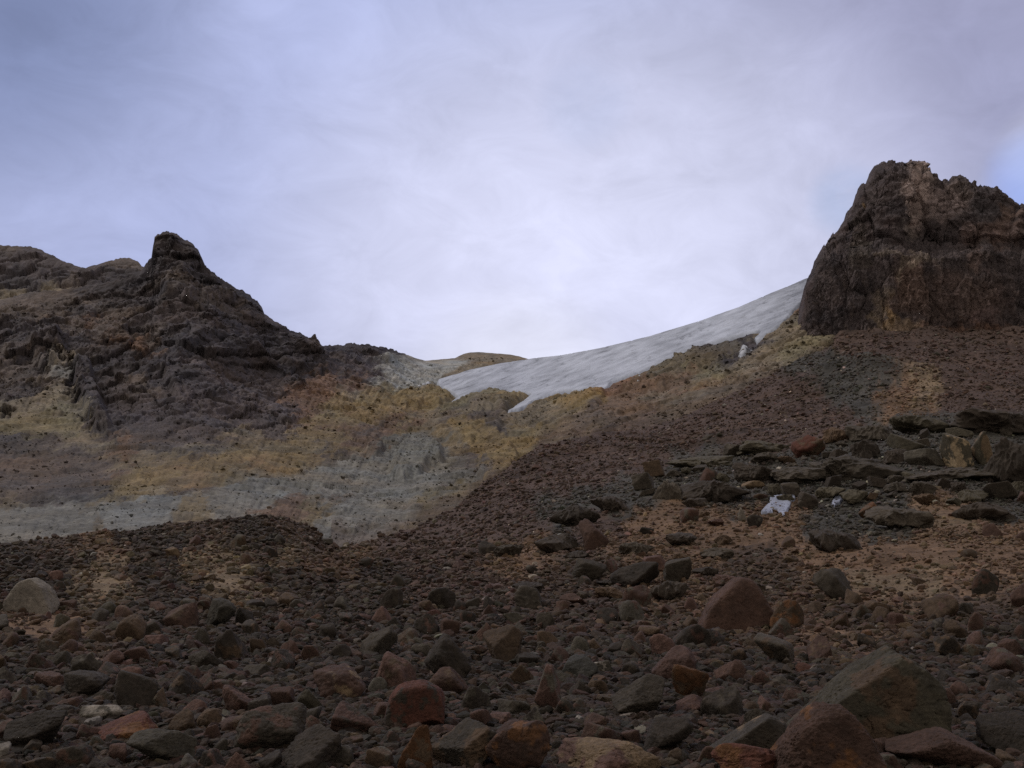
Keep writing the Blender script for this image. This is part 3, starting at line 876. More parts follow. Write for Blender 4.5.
def put_rock(px, base, w, h, colour, label, name='rock', cat='rock', group=None, second=None, amount=0.0, depth=0.85, sink=0.18, seed=None, k=5, yaw=None, shape=None, **kw):
    r = np.random.default_rng(seed if seed is not None else int(px * 31 + base * 17))
    Y = find_Y(px, base)
    if shape is None:
        p, f = rock_shape(k, r, **kw)
    else:
        p, f = shape(r)
    sx = w * Y / F
    sz = h * Y / F
    dims = np.array([sx, sx * depth, sz * (1 + sink)])
    pw = p * dims
    x = float(ray(px, base)[0]) * Y
    cy = Y + dims[1] * 0.35
    x = x * cy / Y
    z0 = float(ground_z(np.array([x]), np.array([Y]))[0])
    zb = float(ground_z(np.array([x]), np.array([cy + dims[1] * 0.4]))[0])
    z = min(z0, zb + 0.4 * sz) - sz * sink
    c = np.empty((len(pw), 3))
    c[:] = ROCKC[colour]
    c *= 0.74 * r.uniform(0.8, 1.18) * (1.25 if name == 'rock_ledge' else (0.88 if name == 'boulder' and colour not in ('pale grey', 'tan') else 1.0))
    size = max(sx, sz)
    if second:
        nn = fbm(pw / (0.38 * size) + r.uniform(-40, 40, 3), 4, 0.6)
        thr = np.quantile(nn, 1 - amount)
        mm = sstep(thr - 0.05, thr + 0.10, nn)[:, None]
        c = c * (1 - mm) + 0.85 * np.array(ROCKC[second]) * mm
    c = c * (1 + 0.3 * np.clip(fbm(pw / (0.14 * size) + 7, 3, 0.6), -0.9, 0.9))[:, None]
    c = c * np.array([1.06, 0.94, 0.82])
    me = mesh_np(name, pw, f, c, True, MAT_ROCK)
    o = link(name, me, (x, cy, z), label, cat, group)
    N_ROCK[o.name] = (px, base - h * 0.5, w, h)
    return o


def block_shape(r, n=7):
    """a squared-off block with chipped faces"""
    v, f = ico(6)
    axes = np.eye(3) + r.normal(size=(3, 3)) * 0.32
    nn = np.concatenate([axes, -axes, r.normal(size=(4, 3))])
    nn /= np.linalg.norm(nn, axis=1)[:, None]
    d = np.concatenate([r.uniform(0.6, 0.72, 6), r.uniform(0.8, 1.0, 4)])
    q = np.maximum(v @ nn.T / d, 0)
    rad = (np.power(q, 22).sum(1) + 1e-6) ** (-1 / 22)
    off = r.uniform(-50, 50, 3)
    rad = rad * (1 + 0.07 * fbm(v * 2 + off, 4, 0.6) + 0.03 * ridged(v * 5 + off, 3))
    p = v * rad[:, None]
    lo, hi = p.min(0), p.max(0)
    p = (p - (lo + hi) / 2) / (hi - lo)
    p[:, 2] += 0.5
    return p, f


def ledge_shape(r):
    """a low craggy outcrop: broken humps and steps of rock"""
    v, f = ico(6)
    nrm = r.normal(size=(16, 3))
    nrm[:, 2] += 0.35
    nrm /= np.linalg.norm(nrm, axis=1)[:, None]
    d = r.uniform(0.55, 1.0, 16)
    q = np.maximum(v @ nrm.T / d, 0)
    rad = np.minimum((np.power(q, 14).sum(1) + 1e-6) ** (-1 / 14), 1.4)
    off = r.uniform(-50, 50, 3)
    w = v * np.array([1.3, 1.0, 0.38]) + off
    rad = rad * (1 + 0.34 * (ridged(w * 1.3, 3, 0.5) - 0.45) + 0.05 * (ridged(w * 4.0, 3, 0.55) - 0.45) + 0.22 * fbm(w * 1.0, 2))
    p = v * rad[:, None]
    lo, hi = p.min(0), p.max(0)
    p = (p - (lo + hi) / 2) / (hi - lo)
    p[:, 2] += 0.5
    return p, f


def outline_shape(pts, facets=6, sharp=26, rough=0.03, k=6, carve=None):
    """a boulder whose long side has the given outline (seen from the front), with random front and back faces"""
    Pp = np.array(pts, float)
    x0, x1, y0, y1 = Pp[:, 0].min(), Pp[:, 0].max(), Pp[:, 1].min(), Pp[:, 1].max()
    X2 = np.stack([(Pp[:, 0] - (x0 + x1) / 2) / (x1 - x0), (y1 - Pp[:, 1]) / (y1 - y0) - 0.45], -1)

    def make(r):
        v, f = ico(k)
        pl, dd = [], []
        m = len(X2)
        area = sum(X2[i, 0] * X2[(i + 1) % m, 1] - X2[(i + 1) % m, 0] * X2[i, 1] for i in range(m))
        for i in range(m):
            a, b = X2[i], X2[(i + 1) % m]
            n2 = np.array([b[1] - a[1], -(b[0] - a[0])]) * (1 if area > 0 else -1)
            L = np.linalg.norm(n2)
            if L < 1e-4:
                continue
            n2 /= L
            d0 = max(float(n2 @ a), 0.05)
            pl.append([n2[0], r.uniform(-0.18, 0.12), n2[1]])
            dd.append(d0)
        pl.append([r.uniform(-0.12, 0.12), -0.97, r.uniform(0.12, 0.28)])
        dd.append(0.36)
        for q in range(facets):
            sgn = -1 if q < facets - 2 else 1
            n3 = np.array([r.uniform(-0.7, 0.7), sgn, r.uniform(-0.1, 0.65)])
            n3 /= np.linalg.norm(n3)
            pl.append(n3)
            dd.append(r.uniform(0.42, 0.58))
        pl, dd = np.array(pl), np.array(dd)
        q = np.maximum(v @ pl.T / dd, 0)
        rad = np.minimum((np.power(q, sharp).sum(1) + 1e-9) ** (-1 / sharp), 1.2)
        off = r.uniform(-50, 50, 3)
        rad = rad * (1 + rough * 1.8 * fbm(v * 2.2 + off, 4, 0.6) + rough * 0.9 * fbm(v * 9 + off, 4, 0.65) - 0.05 * sstep(0.62, 0.9, ridged(v * 2.6 + off, 3, 0.6)))
        p = v * rad[:, None]
        if carve is not None:
            (cx_, cz_), cr = carve
            dist = np.hypot(p[:, 0] - cx_, (p[:, 2] + 0.45 - cz_))
            p[:, 1] += np.where(p[:, 1] < 0.1, np.clip(cr - dist, 0, 1) * 2.2, 0)
        lo, hi = p.min(0), p.max(0)
        p = (p - (lo + hi) / 2) / (hi - lo)
        p[:, 2] += 0.5
        return p, f
    return make


HG = 'boulders lying on the moraine'
HEROES = [
    # px, base py, w, h, colour, short reference, label, kw
    (870, 750, 148, 92, 'olive grey', 'the huge olive boulder', 'huge olive grey boulder with a blunt peaked top, largest on the moraine', dict(shape=outline_shape([(804, 722), (812, 711), (850, 690), (872, 668), (890, 657), (906, 663), (938, 685), (945, 712), (941, 745), (925, 752), (830, 752), (808, 740)], sharp=30, rough=0.035, k=7), seed=3, depth=0.75, second='brown', amount=0.3)),
    (822, 790, 118, 76, 'maroon', 'the rust streaked red boulder', 'reddish brown boulder streaked with rust orange in front of the huge olive boulder', dict(shape=outline_shape([(768, 790), (772, 756), (795, 730), (818, 716), (842, 715), (866, 734), (884, 764), (888, 790)], sharp=14, rough=0.06, k=7), second='rust', amount=0.25, seed=12)),
    (754, 764, 88, 43, 'dark grey', 'the wedge boulder', 'dark grey wedge shaped boulder with a tan edged top', dict(shape=outline_shape([(710, 752), (742, 735), (768, 722), (788, 729), (798, 748), (790, 764), (712, 764)]), second='tan', amount=0.12, seed=5)),
    (747, 782, 66, 32, 'red', 'the low rust boulder', 'low rust red boulder just in front of the grey wedge boulder', dict(k=6, second='rust', amount=0.45, seed=6)),
    (936, 772, 96, 34, 'maroon', 'the long purple brown slab', 'long low purple brown slab in front of the huge olive boulder', dict(k=6, seed=8, flat_bias=1.0)),
    (1012, 758, 58, 38, 'charcoal', 'the charcoal edge boulder', 'charcoal boulder with a steep front beside the long purple slab', dict(k=6, seed=9, facets=9, sharp=24)),
    (735, 633, 76, 52, 'maroon', 'the big maroon boulder', 'big smooth maroon boulder with a humped back in mid slope', dict(shape=outline_shape([(696, 626), (710, 600), (722, 592), (737, 581), (753, 584), (765, 600), (773, 615), (770, 633), (700, 633)], sharp=14, rough=0.035), seed=14)),
    (787, 630, 34, 29, 'brown', 'the orange brown block', 'orange brown pointed boulder beside the big maroon boulder', dict(second='rust', amount=0.4, seed=15)),
    (834, 600, 42, 30, 'dark grey', 'the dark round boulder', 'dark grey rounded boulder behind the orange brown one', dict(seed=16, sharp=10)),
    (985, 594, 27, 25, 'dark grey', 'the round purple boulder', 'lone round purple grey boulder sitting on brown soil', dict(seed=17, sharp=7, facets=14, second='maroon', amount=0.3)),
    (33, 613, 50, 33, 'pale grey', 'the pale grey boulder', 'pale grey boulder with a rounded back, lightest of the big ones', dict(shape=outline_shape([(8, 601), (19, 586), (33, 581), (46, 588), (58, 606), (53, 613), (10, 612)], sharp=16), seed=18, depth=0.7)),
    (415, 730, 60, 44, 'red', 'the arched red boulder', 'arched red boulder with a dark hollow under one end', dict(shape=outline_shape([(385, 724), (390, 702), (400, 692), (425, 688), (440, 695), (445, 712), (440, 730), (388, 730)], sharp=14, carve=((0.28, 0.06), 0.26)), seed=22, second='charcoal', amount=0.2)),
    (415, 778, 34, 48, 'rust', 'the upright orange slab', 'bright rust orange slab standing on end at the bottom edge', dict(k=6, seed=20, second='brown', amount=0.3, depth=0.5, sharp=20)),
    (463, 772, 76, 44, 'dark grey', 'the flat topped grey boulder', 'flat topped grey brown boulder between the orange slab and rust stained boulder', dict(k=6, seed=21, second='brown', amount=0.4, facets=9, sharp=24)),
    (516, 778, 66, 52, 'maroon', 'the rust stained boulder', 'tall maroon boulder with rust stained front at the bottom edge', dict(k=6, seed=23, second='rust', amount=0.22, sharp=14)),
    (448, 682, 48, 44, 'charcoal', 'the black boulder', 'black pitted boulder leaning over a dark gap', dict(seed=24, sharp=10, rough=0.08)),
    (392, 692, 46, 36, 'pinkish', 'the pinkish boulder', 'pinkish brown boulder next to the black pitted boulder', dict(seed=25, second='brown', amount=0.4)),
    (340, 701, 54, 31, 'maroon', 'the white rimmed boulder', 'maroon boulder with a pale crusted rim and orange corner', dict(seed=26, second='tan', amount=0.16)),
    (356, 735, 50, 29, 'pinkish', 'the flat pink topped boulder', 'flat boulder with a pinkish top and dark front', dict(seed=27, second='charcoal', amount=0.4, flat_bias=1.0)),
    (271, 754, 64, 42, 'dark grey', 'the grey brown hump', 'large grey brown humped boulder among dark stones', dict(k=6, seed=28, second='maroon', amount=0.35, sharp=10)),
    (238, 714, 34, 25, 'maroon', 'the red capped stone', 'maroon stone with a lighter red flat cap', dict(seed=29, second='pinkish', amount=0.35)),
    (282, 713, 25, 23, 'maroon', 'the maroon cube stone', 'maroon block shaped stone beside the olive one', dict(seed=30, sharp=24)),
    (311, 714, 25, 23, 'olive grey', 'the olive block', 'small olive grey block between maroon stones', dict(seed=31, sharp=24)),
    (126, 744, 66, 24, 'red', 'the orange spotted slab', 'long red slab with orange spots near the pale flat stone', dict(k=6, seed=32, second='rust', amount=0.3, flat_bias=0.6)),
    (102, 724, 42, 16, 'pale grey', 'the pale flat stone', 'pale grey thin stone lying tilted above the orange spotted slab', dict(seed=33, second='grey', amount=0.5, flat_bias=1.0, depth=0.6)),
    (163, 767, 60, 32, 'grey', 'the smooth grey boulder', 'smooth grey boulder below the orange spotted slab', dict(k=6, seed=34, sharp=9)),
    (180, 738, 32, 25, 'brown', 'the brown lump', 'brown lumpy stone above the smooth grey boulder', dict(seed=35)),
    (308, 772, 64, 38, 'charcoal', 'the charcoal slab', 'charcoal slab with a deep shadow in front at the bottom edge', dict(k=6, seed=36, flat_bias=0.6)),
    (610, 782, 104, 32, 'tan', 'the broad tan slab', 'broad tan brown slab with a pale flat top at the bottom edge', dict(k=6, seed=37, second='pinkish', amount=0.4, flat_bias=1.0)),
    (602, 752, 48, 26, 'maroon', 'the grey maroon boulder', 'grey maroon boulder just behind the broad tan slab', dict(seed=38, second='grey', amount=0.35)),
    (674, 682, 44, 33, 'pinkish', 'the leaning pink boulder', 'leaning pinkish boulder behind the rust orange slab', dict(seed=39, sharp=20, facets=9)),
    (690, 700, 36, 33, 'rust', 'the rust orange slab', 'rust orange slab with sharp corners in mid foreground', dict(seed=40, sharp=26, facets=8, second='brown', amount=0.4, depth=0.6)),
    (689, 715, 32, 18, 'pinkish', 'the small pink wedge', 'small pink wedge stone at the foot of the rust orange slab', dict(seed=41, sharp=22)),
    (639, 717, 56, 37, 'dark grey', 'the dark slanted boulder', 'dark slanted boulder with smooth grey top beside the rust orange slab', dict(k=6, seed=42, sharp=18, facets=9)),
    (578, 680, 38, 22, 'blue grey', 'the blue grey block', 'blue grey block with a dark face beside a tall pinkish stone', dict(seed=43, sharp=24)),
    (602, 676, 24, 14, 'grey', 'the light topped stone', 'small stone with a light grey top beside the blue grey block', dict(seed=44, second='pale grey', amount=0.3)),
    (548, 712, 27, 44, 'pinkish', 'the tall pinkish stone', 'tall pinkish grey stone with split front', dict(seed=45, second='grey', amount=0.4, sharp=20)),
    (668, 754, 50, 32, 'charcoal', 'the deep brown boulder', 'very dark brown boulder between the tan slab and wedge boulder', dict(seed=46)),
    (636, 588, 50, 25, 'charcoal', 'the dark flat outcrop', 'dark low boulder on mid slope under a brown stone', dict(seed=47, sharp=12)),
    (655, 571, 24, 15, 'pinkish', 'the brown cap stone', 'brown stone perched behind the dark low boulder on mid slope', dict(seed=48)),
    (678, 583, 28, 25, 'dark grey', 'the grey slab', 'dark grey slab leaning beside the dark low boulder', dict(seed=49, sharp=22)),
    (588, 581, 38, 22, 'dark grey', 'the overhung boulder', 'dark grey boulder with black shadow beneath its lip', dict(seed=50, sharp=12)),
    (219, 628, 30, 28, 'grey', 'the angular grey boulder', 'angular grey boulder at the foot of the stony mound', dict(seed=51, sharp=26, facets=9)),
    (246, 626, 20, 18, 'charcoal', 'the black stone', 'black stone touching the angular grey boulder', dict(seed=52)),
    (594, 550, 30, 30, 'maroon', 'the maroon outcrop', 'maroon hump of rock beside black ledges on the slope', dict(seed=53, sharp=9)),
    (870, 520, 24, 18, 'rust', 'the rust block', 'rust brown block below the outcrop right of the snow', dict(seed=54, second='brown', amount=0.5)),
    (742, 521, 9, 13, 'pale grey', 'the white upright slab', 'pale slab standing upright left of the larger snow patch', dict(seed=55, k=4, depth=0.4, sharp=24)),
    (808, 457, 34, 22, 'red', 'the red outcrop boulder', 'squarish red brown boulder on top of the dark outcrop', dict(seed=56, sharp=12, second='brown', amount=0.5)),
    (753, 489, 22, 8, 'tan', 'the pale thin slab', 'thin pale slab lying on the dark outcrop above the snow', dict(seed=57, flat_bias=1.5, k=4)),
    (84, 700, 46, 26, 'charcoal', 'the sooty boulder', 'sooty boulder half buried at left foreground', dict(seed=58)),
    (36, 752, 60, 36, 'charcoal', 'the pointed dark boulder', 'pointed dark boulder with steep sides in the left foreground', dict(k=6, seed=59, sharp=20)),
    (110, 668, 30, 16, 'pinkish', 'the dull pink slab', 'dull pink low slab above the pale flat stone', dict(seed=60)),
    (205, 672, 32, 20, 'dark grey', 'the slate stone', 'slate dark stone below the angular grey boulder', dict(seed=61)),
]
LEDGES = [
    (958, 468, 30, 36, 'olive grey', 'square olive block with a tan base standing in the outcrop', dict(second='pale tan', amount=0.42, shape=block_shape)),
    (983, 466, 20, 35, 'tan', 'upright tan block against the olive block in the outcrop', dict(second='olive grey', amount=0.5, shape=block_shape)),
    (860, 482, 78, 30, 'dark grey', 'broad domed dark slab right above the smaller snow patch', dict(shape=ledge_shape)),
    (800, 486, 62, 18, 'dark grey', 'dark flat slab beneath the red outcrop boulder', dict(shape=ledge_shape)),
    (924, 466, 34, 17, 'grey', 'grey slab between the domed slab and the olive block', dict(second='dark grey', amount=0.4, shape=block_shape)),
    (895, 464, 28, 16, 'charcoal', 'black ribbed ledge behind the domed slab', dict(shape=ledge_shape)),
    (948, 482, 84, 15, 'dark grey', 'long low ledge under the olive and tan blocks', dict(shape=ledge_shape)),
    (1012, 484, 54, 52, 'charcoal', 'large black rock mass right of the tan upright block', dict(shape=ledge_shape)),
    (990, 432, 96, 28, 'charcoal', 'long black ledge along the top of the outcrop', dict(shape=ledge_shape)),
    (925, 434, 66, 22, 'olive grey', 'olive dark ledge behind the olive block', dict(shape=ledge_shape)),
    (872, 442, 48, 18, 'dark grey', 'dark ledge above the domed slab', dict(shape=ledge_shape)),
    (712, 502, 70, 24, 'charcoal', 'black overhanging ledge left of the snow', dict(shape=ledge_shape)),
    (668, 500, 36, 20, 'dark grey', 'grey end of the black ledge with pale stones above', dict(shape=ledge_shape)),
    (756, 484, 44, 22, 'charcoal', 'black blocky ledge behind the thin pale slab', dict(shape=ledge_shape)),
    (700, 468, 70, 14, 'olive grey', 'thin olive ledge high in the outcrop', dict(shape=ledge_shape)),
    (765, 454, 60, 14, 'olive grey', 'thin mossy dark ledge left of the red outcrop boulder', dict(shape=ledge_shape)),
    (575, 526, 52, 22, 'charcoal', 'black ledge on the red scree left of the outcrop', dict(shape=ledge_shape)),
    (612, 512, 44, 16, 'charcoal', 'upper black ledge on the red scree', dict(shape=ledge_shape)),
    (556, 552, 46, 18, 'charcoal', 'lowest black ledge at the scree edge', dict(shape=ledge_shape)),
    (808, 510, 22, 18, 'charcoal', 'black boulder between the two snow patches', dict(seed=71, second='dark grey', amount=0.3)),
    (985, 520, 60, 20, 'charcoal', 'dark ledge beyond the brown soil gully', dict(shape=ledge_shape)),
    (900, 530, 62, 22, 'dark grey', 'dark hummock beside the brown soil gully', dict(shape=ledge_shape)),
    (838, 552, 54, 22, 'charcoal', 'dark hummock at the brown soil edge under the rust block', dict(shape=ledge_shape)),
]
for (px, by, w, h, c, ref, lab, kw) in HEROES:
    put_rock(px, by, w, h, c, lab, 'boulder', 'boulder', HG, **kw)
for (px, by, w, h, c, lab, kw) in LEDGES:
    put_rock(px, by, w, h, c, lab, 'rock_ledge', 'rock ledge', 'rock ledges of the outcrop', **kw)

# ------------------------------------------------------------------ where stones lie: tabulate the ground as seen
SPX = np.arange(-320, 1350, 6.0)
SV = np.linspace(math.log(4.6), math.log(350), 900)
su = (SPX - 512) / (F * CP + 60)
_Y = np.exp(SV)[:, None] + 0 * su
_Xg = su * _Y
_Zg = ground_z(_Xg, _Y)
spx, spy = project(np.stack([_Xg, _Y, _Zg], -1))
run = np.minimum.accumulate(spy, axis=0)
gain_ = np.zeros_like(spy)
gain_[1:] = np.maximum(run[:-1] - run[1:], 0)
beyond = _Y > crestY(su)
dens = gain_ + 0.004
dens[beyond] = 0


def soft_blob(px, py, x, y, rx, ry):
    return 1 - sstep(0.5, 1.2, np.hypot((px - x) / rx, (py - y) / ry))


bare = np.zeros_like(spy)
for (x, y, rx, ry, a) in [(900, 565, 110, 30, 0.75), (960, 600, 80, 22, 0.7), (720, 535, 80, 26, 0.6), (660, 525, 40, 16, 0.6), (960, 515, 14, 22, 0.85), (106, 582, 18, 14, 0.85), (228, 580, 26, 20, 0.8), (50, 628, 50, 16, 0.8),
                          (840, 640, 50, 20, 0.5), (540, 558, 30, 8, 0.7), (880, 590, 50, 18, 0.7), (1010, 560, 40, 24, 0.6)]:
    bare = np.maximum(bare, a * soft_blob(spx, spy, x, y, rx, ry))
clump = np.clip(1 + 1.6 * fbm(np.stack([_Xg / 11.0, _Y / 11.0, 0 * _Xg], -1), 4, 0.6), 0.15, 2.2)
dens = dens * (1 - bare) * np.interp(spy, [420, 520], [0.8, 1.0]) * np.where(spy < 600, clump, 1)
pr = (dens / dens.sum()).ravel()


def sample(nn, r):
    k = r.choice(len(pr), nn, p=pr)
    i, j = np.unravel_index(k, dens.shape)
    v = SV[i] + r.uniform(-0.5, 0.5, nn) * (SV[1] - SV[0])
    uu = su[j] + r.uniform(-0.5, 0.5, nn) * (su[1] - su[0])
    Y = np.exp(v)
    return uu * Y, Y


def stone_colours(nn, px, py, r):
    names = ['charcoal', 'dark grey', 'maroon', 'brown', 'grey', 'rust', 'pale grey', 'pinkish', 'olive grey', 'tan']
    w = np.array([0.24, 0.20, 0.25, 0.20, 0.035, 0.006, 0.006, 0.05, 0.03, 0.008])
    k = r.choice(len(names), nn, p=w / w.sum())
    # the scree is redder up the slope and browner towards the soil
    red = soft_blob(px, py, 560, 480, 230, 70) + soft_blob(px, py, 930, 360, 180, 40)
    k = np.where(r.random(nn) < 0.55 * np.clip(red, 0, 1), 2, k)
    brn = soft_blob(px, py, 850, 570, 260, 80)
    k = np.where(r.random(nn) < 0.45 * np.clip(brn, 0, 1), 3, k)
    pal = 0.005 + 0.09 * soft_blob(px, py, 880, 475, 150, 36) + 0.014 * (py < 560)
    k = np.where(r.random(nn) < pal, np.where(r.random(nn) < 0.6, 6, 9), k)
    return k, names


occupied = [(v[0], v[1], v[2], v[3]) for v in N_ROCK.values()]

# individual rocks: the largest of the scatter
SHAPEW = ['angular', 'rounded', 'flat', 'blocky']
need = 300
crags = []
taken = list(occupied)
r3 = np.random.default_rng(33)
cx, cY = sample(9000, r3)
cz = ground_z(cx, cY)
cpx, cpy = project(np.stack([cx, cY, cz], -1))
dpx = np.clip(18.0 * (1 - r3.random(9000)) ** (-1 / 2.7), 18.0, 40) * np.clip(0.52 + (cpy - 570) / 190, 0.55, 1.05)
made = []
kk, names = stone_colours(9000, cpx, cpy, r3)
for i in range(9000):
    if len(made) >= need:
        break
    px, py, d = cpx[i], cpy[i], dpx[i]
    if not (-30 < px < 1054 and 330 < py < 790) or d < 12.5 or (py < 605 and (d > 20 or r3.random() < 0.8)) or py < 425 or cY[i] > 0.8 * float(crestY(cx[i] / cY[i])):
        continue
    if any(abs(px - a) < 0.37 * (w + d) and abs(py - d * 0.3 - b) < 0.31 * (h + 0.7 * d) for a, b, w, h in taken):
        continue
    q = int(r3.integers(4))
    sk = SHAPEW[q]
    hh = d * {'angular': 0.78, 'rounded': 0.7, 'flat': 0.42, 'blocky': 0.75}[sk] * r3.uniform(0.85, 1.15)
    kw = {'angular': dict(facets=9, sharp=24), 'rounded': dict(facets=13, sharp=7), 'flat': dict(facets=10, sharp=16, flat_bias=1.2), 'blocky': dict(facets=8, sharp=30)}[sk]
    made.append((px, py, d, hh, names[kk[i]], sk, kw))
    taken.append((px, py - d * 0.3, d, hh))

rq = np.random.default_rng(77)
for _ in range(3000):
    if len(crags) >= 44:
        break
    px, py = rq.uniform(640, 1024), rq.uniform(418, 506)
    if py < 470 - (px - 640) * 0.14 or (px < 760 and py > 508):
        continue
    d = rq.uniform(13, 40)
    hh = d * rq.uniform(0.42, 0.75)
    if any(abs(px - a) < 0.34 * (w_ + d) and abs(py - hh * 0.5 - b) < 0.33 * (h_ + hh) for a, b, w_, h_ in taken):
        continue
    crags.append((px, py, d, hh, ['charcoal', 'dark grey', 'olive grey', 'brown'][int(rq.choice(4, p=[0.3, 0.35, 0.25, 0.1]))], 'craggy', dict(shape=ledge_shape if rq.random() < 0.6 else block_shape)))
    taken.append((px, py - hh * 0.5, d, hh))
n_c = len(crags) + 18
for _ in range(3000):
    if len(crags) >= n_c:
        break
    px, py = rq.uniform(500, 730), rq.uniform(500, 602)
    if py < 560 - (px - 480) * 0.45:
        continue
    d = rq.uniform(15, 42)
    hh = d * rq.uniform(0.3, 0.5)
    if any(abs(px - a) < 0.36 * (w_ + d) and abs(py - hh * 0.5 - b) < 0.36 * (h_ + hh) for a, b, w_, h_ in taken):
        continue
    crags.append((px, py, d, hh, ['charcoal', 'dark grey', 'maroon', 'brown'][int(rq.choice(4, p=[0.35, 0.3, 0.2, 0.15]))], 'craggy', dict(shape=ledge_shape)))
    taken.append((px, py - hh * 0.5, d, hh))
made = made[:need] + crags
REFS = [(a[0], a[1] - a[3] * 0.4, a[2], a[5]) for a in HEROES]
SHORT = {
    0: 'the broad domed dark slab', 1: 'the olive outcrop block'}
REFS += [(860, 470, 78, 'the domed outcrop slab'), (958, 452, 30, 'the square olive block'), (1012, 460, 54, 'the big black rock mass'), (712, 492, 70, 'the black overhanging ledge'), (575, 515, 52, 'the black scree ledge'),
         (556, 545, 46, 'the lowest black ledge'), (985, 512, 60, 'the soil gully ledge'), (778, 506, 40, 'the larger snow patch'), (900, 520, 60, 'the soil gully hummock'), (990, 420, 90, 'the long top ledge')]


def rel_words(px, py, ref):
    dx, dy = px - ref[0], (py - ref[1]) * 1.8
    dist = math.hypot(dx, dy)
    near = 'just ' if dist < ref[2] * 0.9 + 14 else ''
    if abs(dx) > abs(dy) * 1.2:
        return near + ('right of ' if dx > 0 else 'left of ')
    return near + ('in front of ' if dy > 0 else 'behind ')


def size_word(d):
    return 'large ' if d > 27 else ('small ' if d < 15 else '')


labels = []
for (px, py, d, hh, cn, sk, kw) in made:
    rs = sorted(REFS, key=lambda q: math.hypot(px - q[0], 1.8 * (py - q[1])))
    labels.append([f"{size_word(d)}{sk} {cn} rock {rel_words(px, py, rs[0])}{rs[0][3]}", rs])
for level in (1, 2):
    seen = {}
    for i, l in enumerate(labels):
        seen.setdefault(l[0], []).append(i)
    for lab, ids in seen.items():
        if len(ids) < 2:
            continue
        if level == 1:
            for i in ids:
                px, py = made[i][0], made[i][1]
                r2 = labels[i][1][1]
                short = r2[3]
                labels[i][0] = lab + ' towards ' + short
        else:
            ids.sort(key=lambda i: -made[i][1])
            tags = ['the nearer', 'the farther'] if len(ids) == 2 else ['the nearest', 'the middle', 'the farthest', 'the very farthest', 'the uppermost']
            for t_, i in zip(tags, ids):
                labels[i][0] = t_ + ' ' + lab
for l in labels:
    if len(l[0].split()) > 16:
        l[0] = l[0].replace(' rock ', ' ', 1).replace('just ', '')
    if len(l[0].split()) > 16:
        l[0] = l[0].replace(' small ', ' ', 1).replace(' large ', ' ', 1)
    for long_, short_ in (('the rust stained boulder', 'the stained boulder'), ('the square olive block', 'the olive block'), ('the dark slanted boulder', 'the slanted boulder'), ('the upright orange slab', 'the orange slab'),
                          ('the flat pink topped boulder', 'the pink topped boulder'), ('the flat topped grey boulder', 'the flat topped boulder'), ('the rust streaked red boulder', 'the rust streaked boulder'), ('the long purple brown slab', 'the long purple slab')):
        if len(l[0].split()) > 16:
            l[0] = l[0].replace(long_, short_)
    if len(l[0].split()) > 16:
        l[0] = ' '.join(l[0].split(' towards ')[0].split()) + ' towards the ' + ' '.join(l[0].split(' towards ')[1].split()[-2:])
for (px, py, d, hh, cn, sk, kw), (lab, _) in zip(made, labels):
    second = ['brown', 'maroon', 'grey', 'dark grey', None][int(r3.integers(5))]
    if second == cn or cn in ('pale grey',):
        second = None
    if sk == 'craggy':
        put_rock(px, py, d, hh, cn, lab.replace(' rock ', ' ledge ', 1), 'rock_ledge', 'rock ledge', 'rock ledges of the outcrop', seed=int(r3.integers(1e6)), **kw)
        continue
    put_rock(px, py, d, hh, cn, lab, 'rock', 'rock', 'rocks scattered over the moraine', second=second, amount=0.25, depth=r3.uniform(0.7, 1.1), sink=r3.uniform(0.35, 0.7), seed=int(r3.integers(1e6)), k=4 if d < 22 else 5, **kw)

# small stones beyond counting: one object
NSTONE = 275000
rs_ = np.random.default_rng(5)
sx_, sY_ = sample(NSTONE, rs_)
sz_ = ground_z(sx_, sY_)
qpx, qpy = project(np.stack([sx_, sY_, sz_], -1))
uni = 1 - rs_.random(NSTONE)
expo = np.interp(qpy, [460, 560, 680], [2.3, 1.8, 1.12])
lim = np.where(qpy < 352, 9.0, np.interp(qpy, [430, 520, 600, 680], [6.0, 7.5, 11.5, 18.0]))
mn = np.interp(qpy, [420, 500, 600, 700], [1.2, 1.5, 1.8, 1.9])
d_ = np.minimum(mn * uni ** (-1 / expo), lim * rs_.uniform(0.6, 1.0, NSTONE))
d_ = d_ * np.where((qpx < 380) & (qpy < 590), 1.15, 1.0)
world_d = np.clip(d_ * sY_ / F, 0.012, 1.6)
kk, names = stone_colours(NSTONE, qpx, qpy, rs_)
carr = np.array([ROCKC[q] for q in names]) * np.array([1.06, 0.93, 0.80])
gl_ = seed_colours(np.clip(qpx, -260, 1284), np.clip(qpy, 300, 900), GSEED, 2.5, 44, 32.0)
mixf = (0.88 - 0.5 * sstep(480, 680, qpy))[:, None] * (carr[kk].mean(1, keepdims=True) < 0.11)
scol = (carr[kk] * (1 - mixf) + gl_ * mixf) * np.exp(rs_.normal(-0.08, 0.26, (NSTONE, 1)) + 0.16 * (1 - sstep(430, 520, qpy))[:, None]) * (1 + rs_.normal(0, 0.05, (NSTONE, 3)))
scol = scol * np.interp(qpy, [430, 560, 660], [1.0, 0.90, 0.64])[:, None]
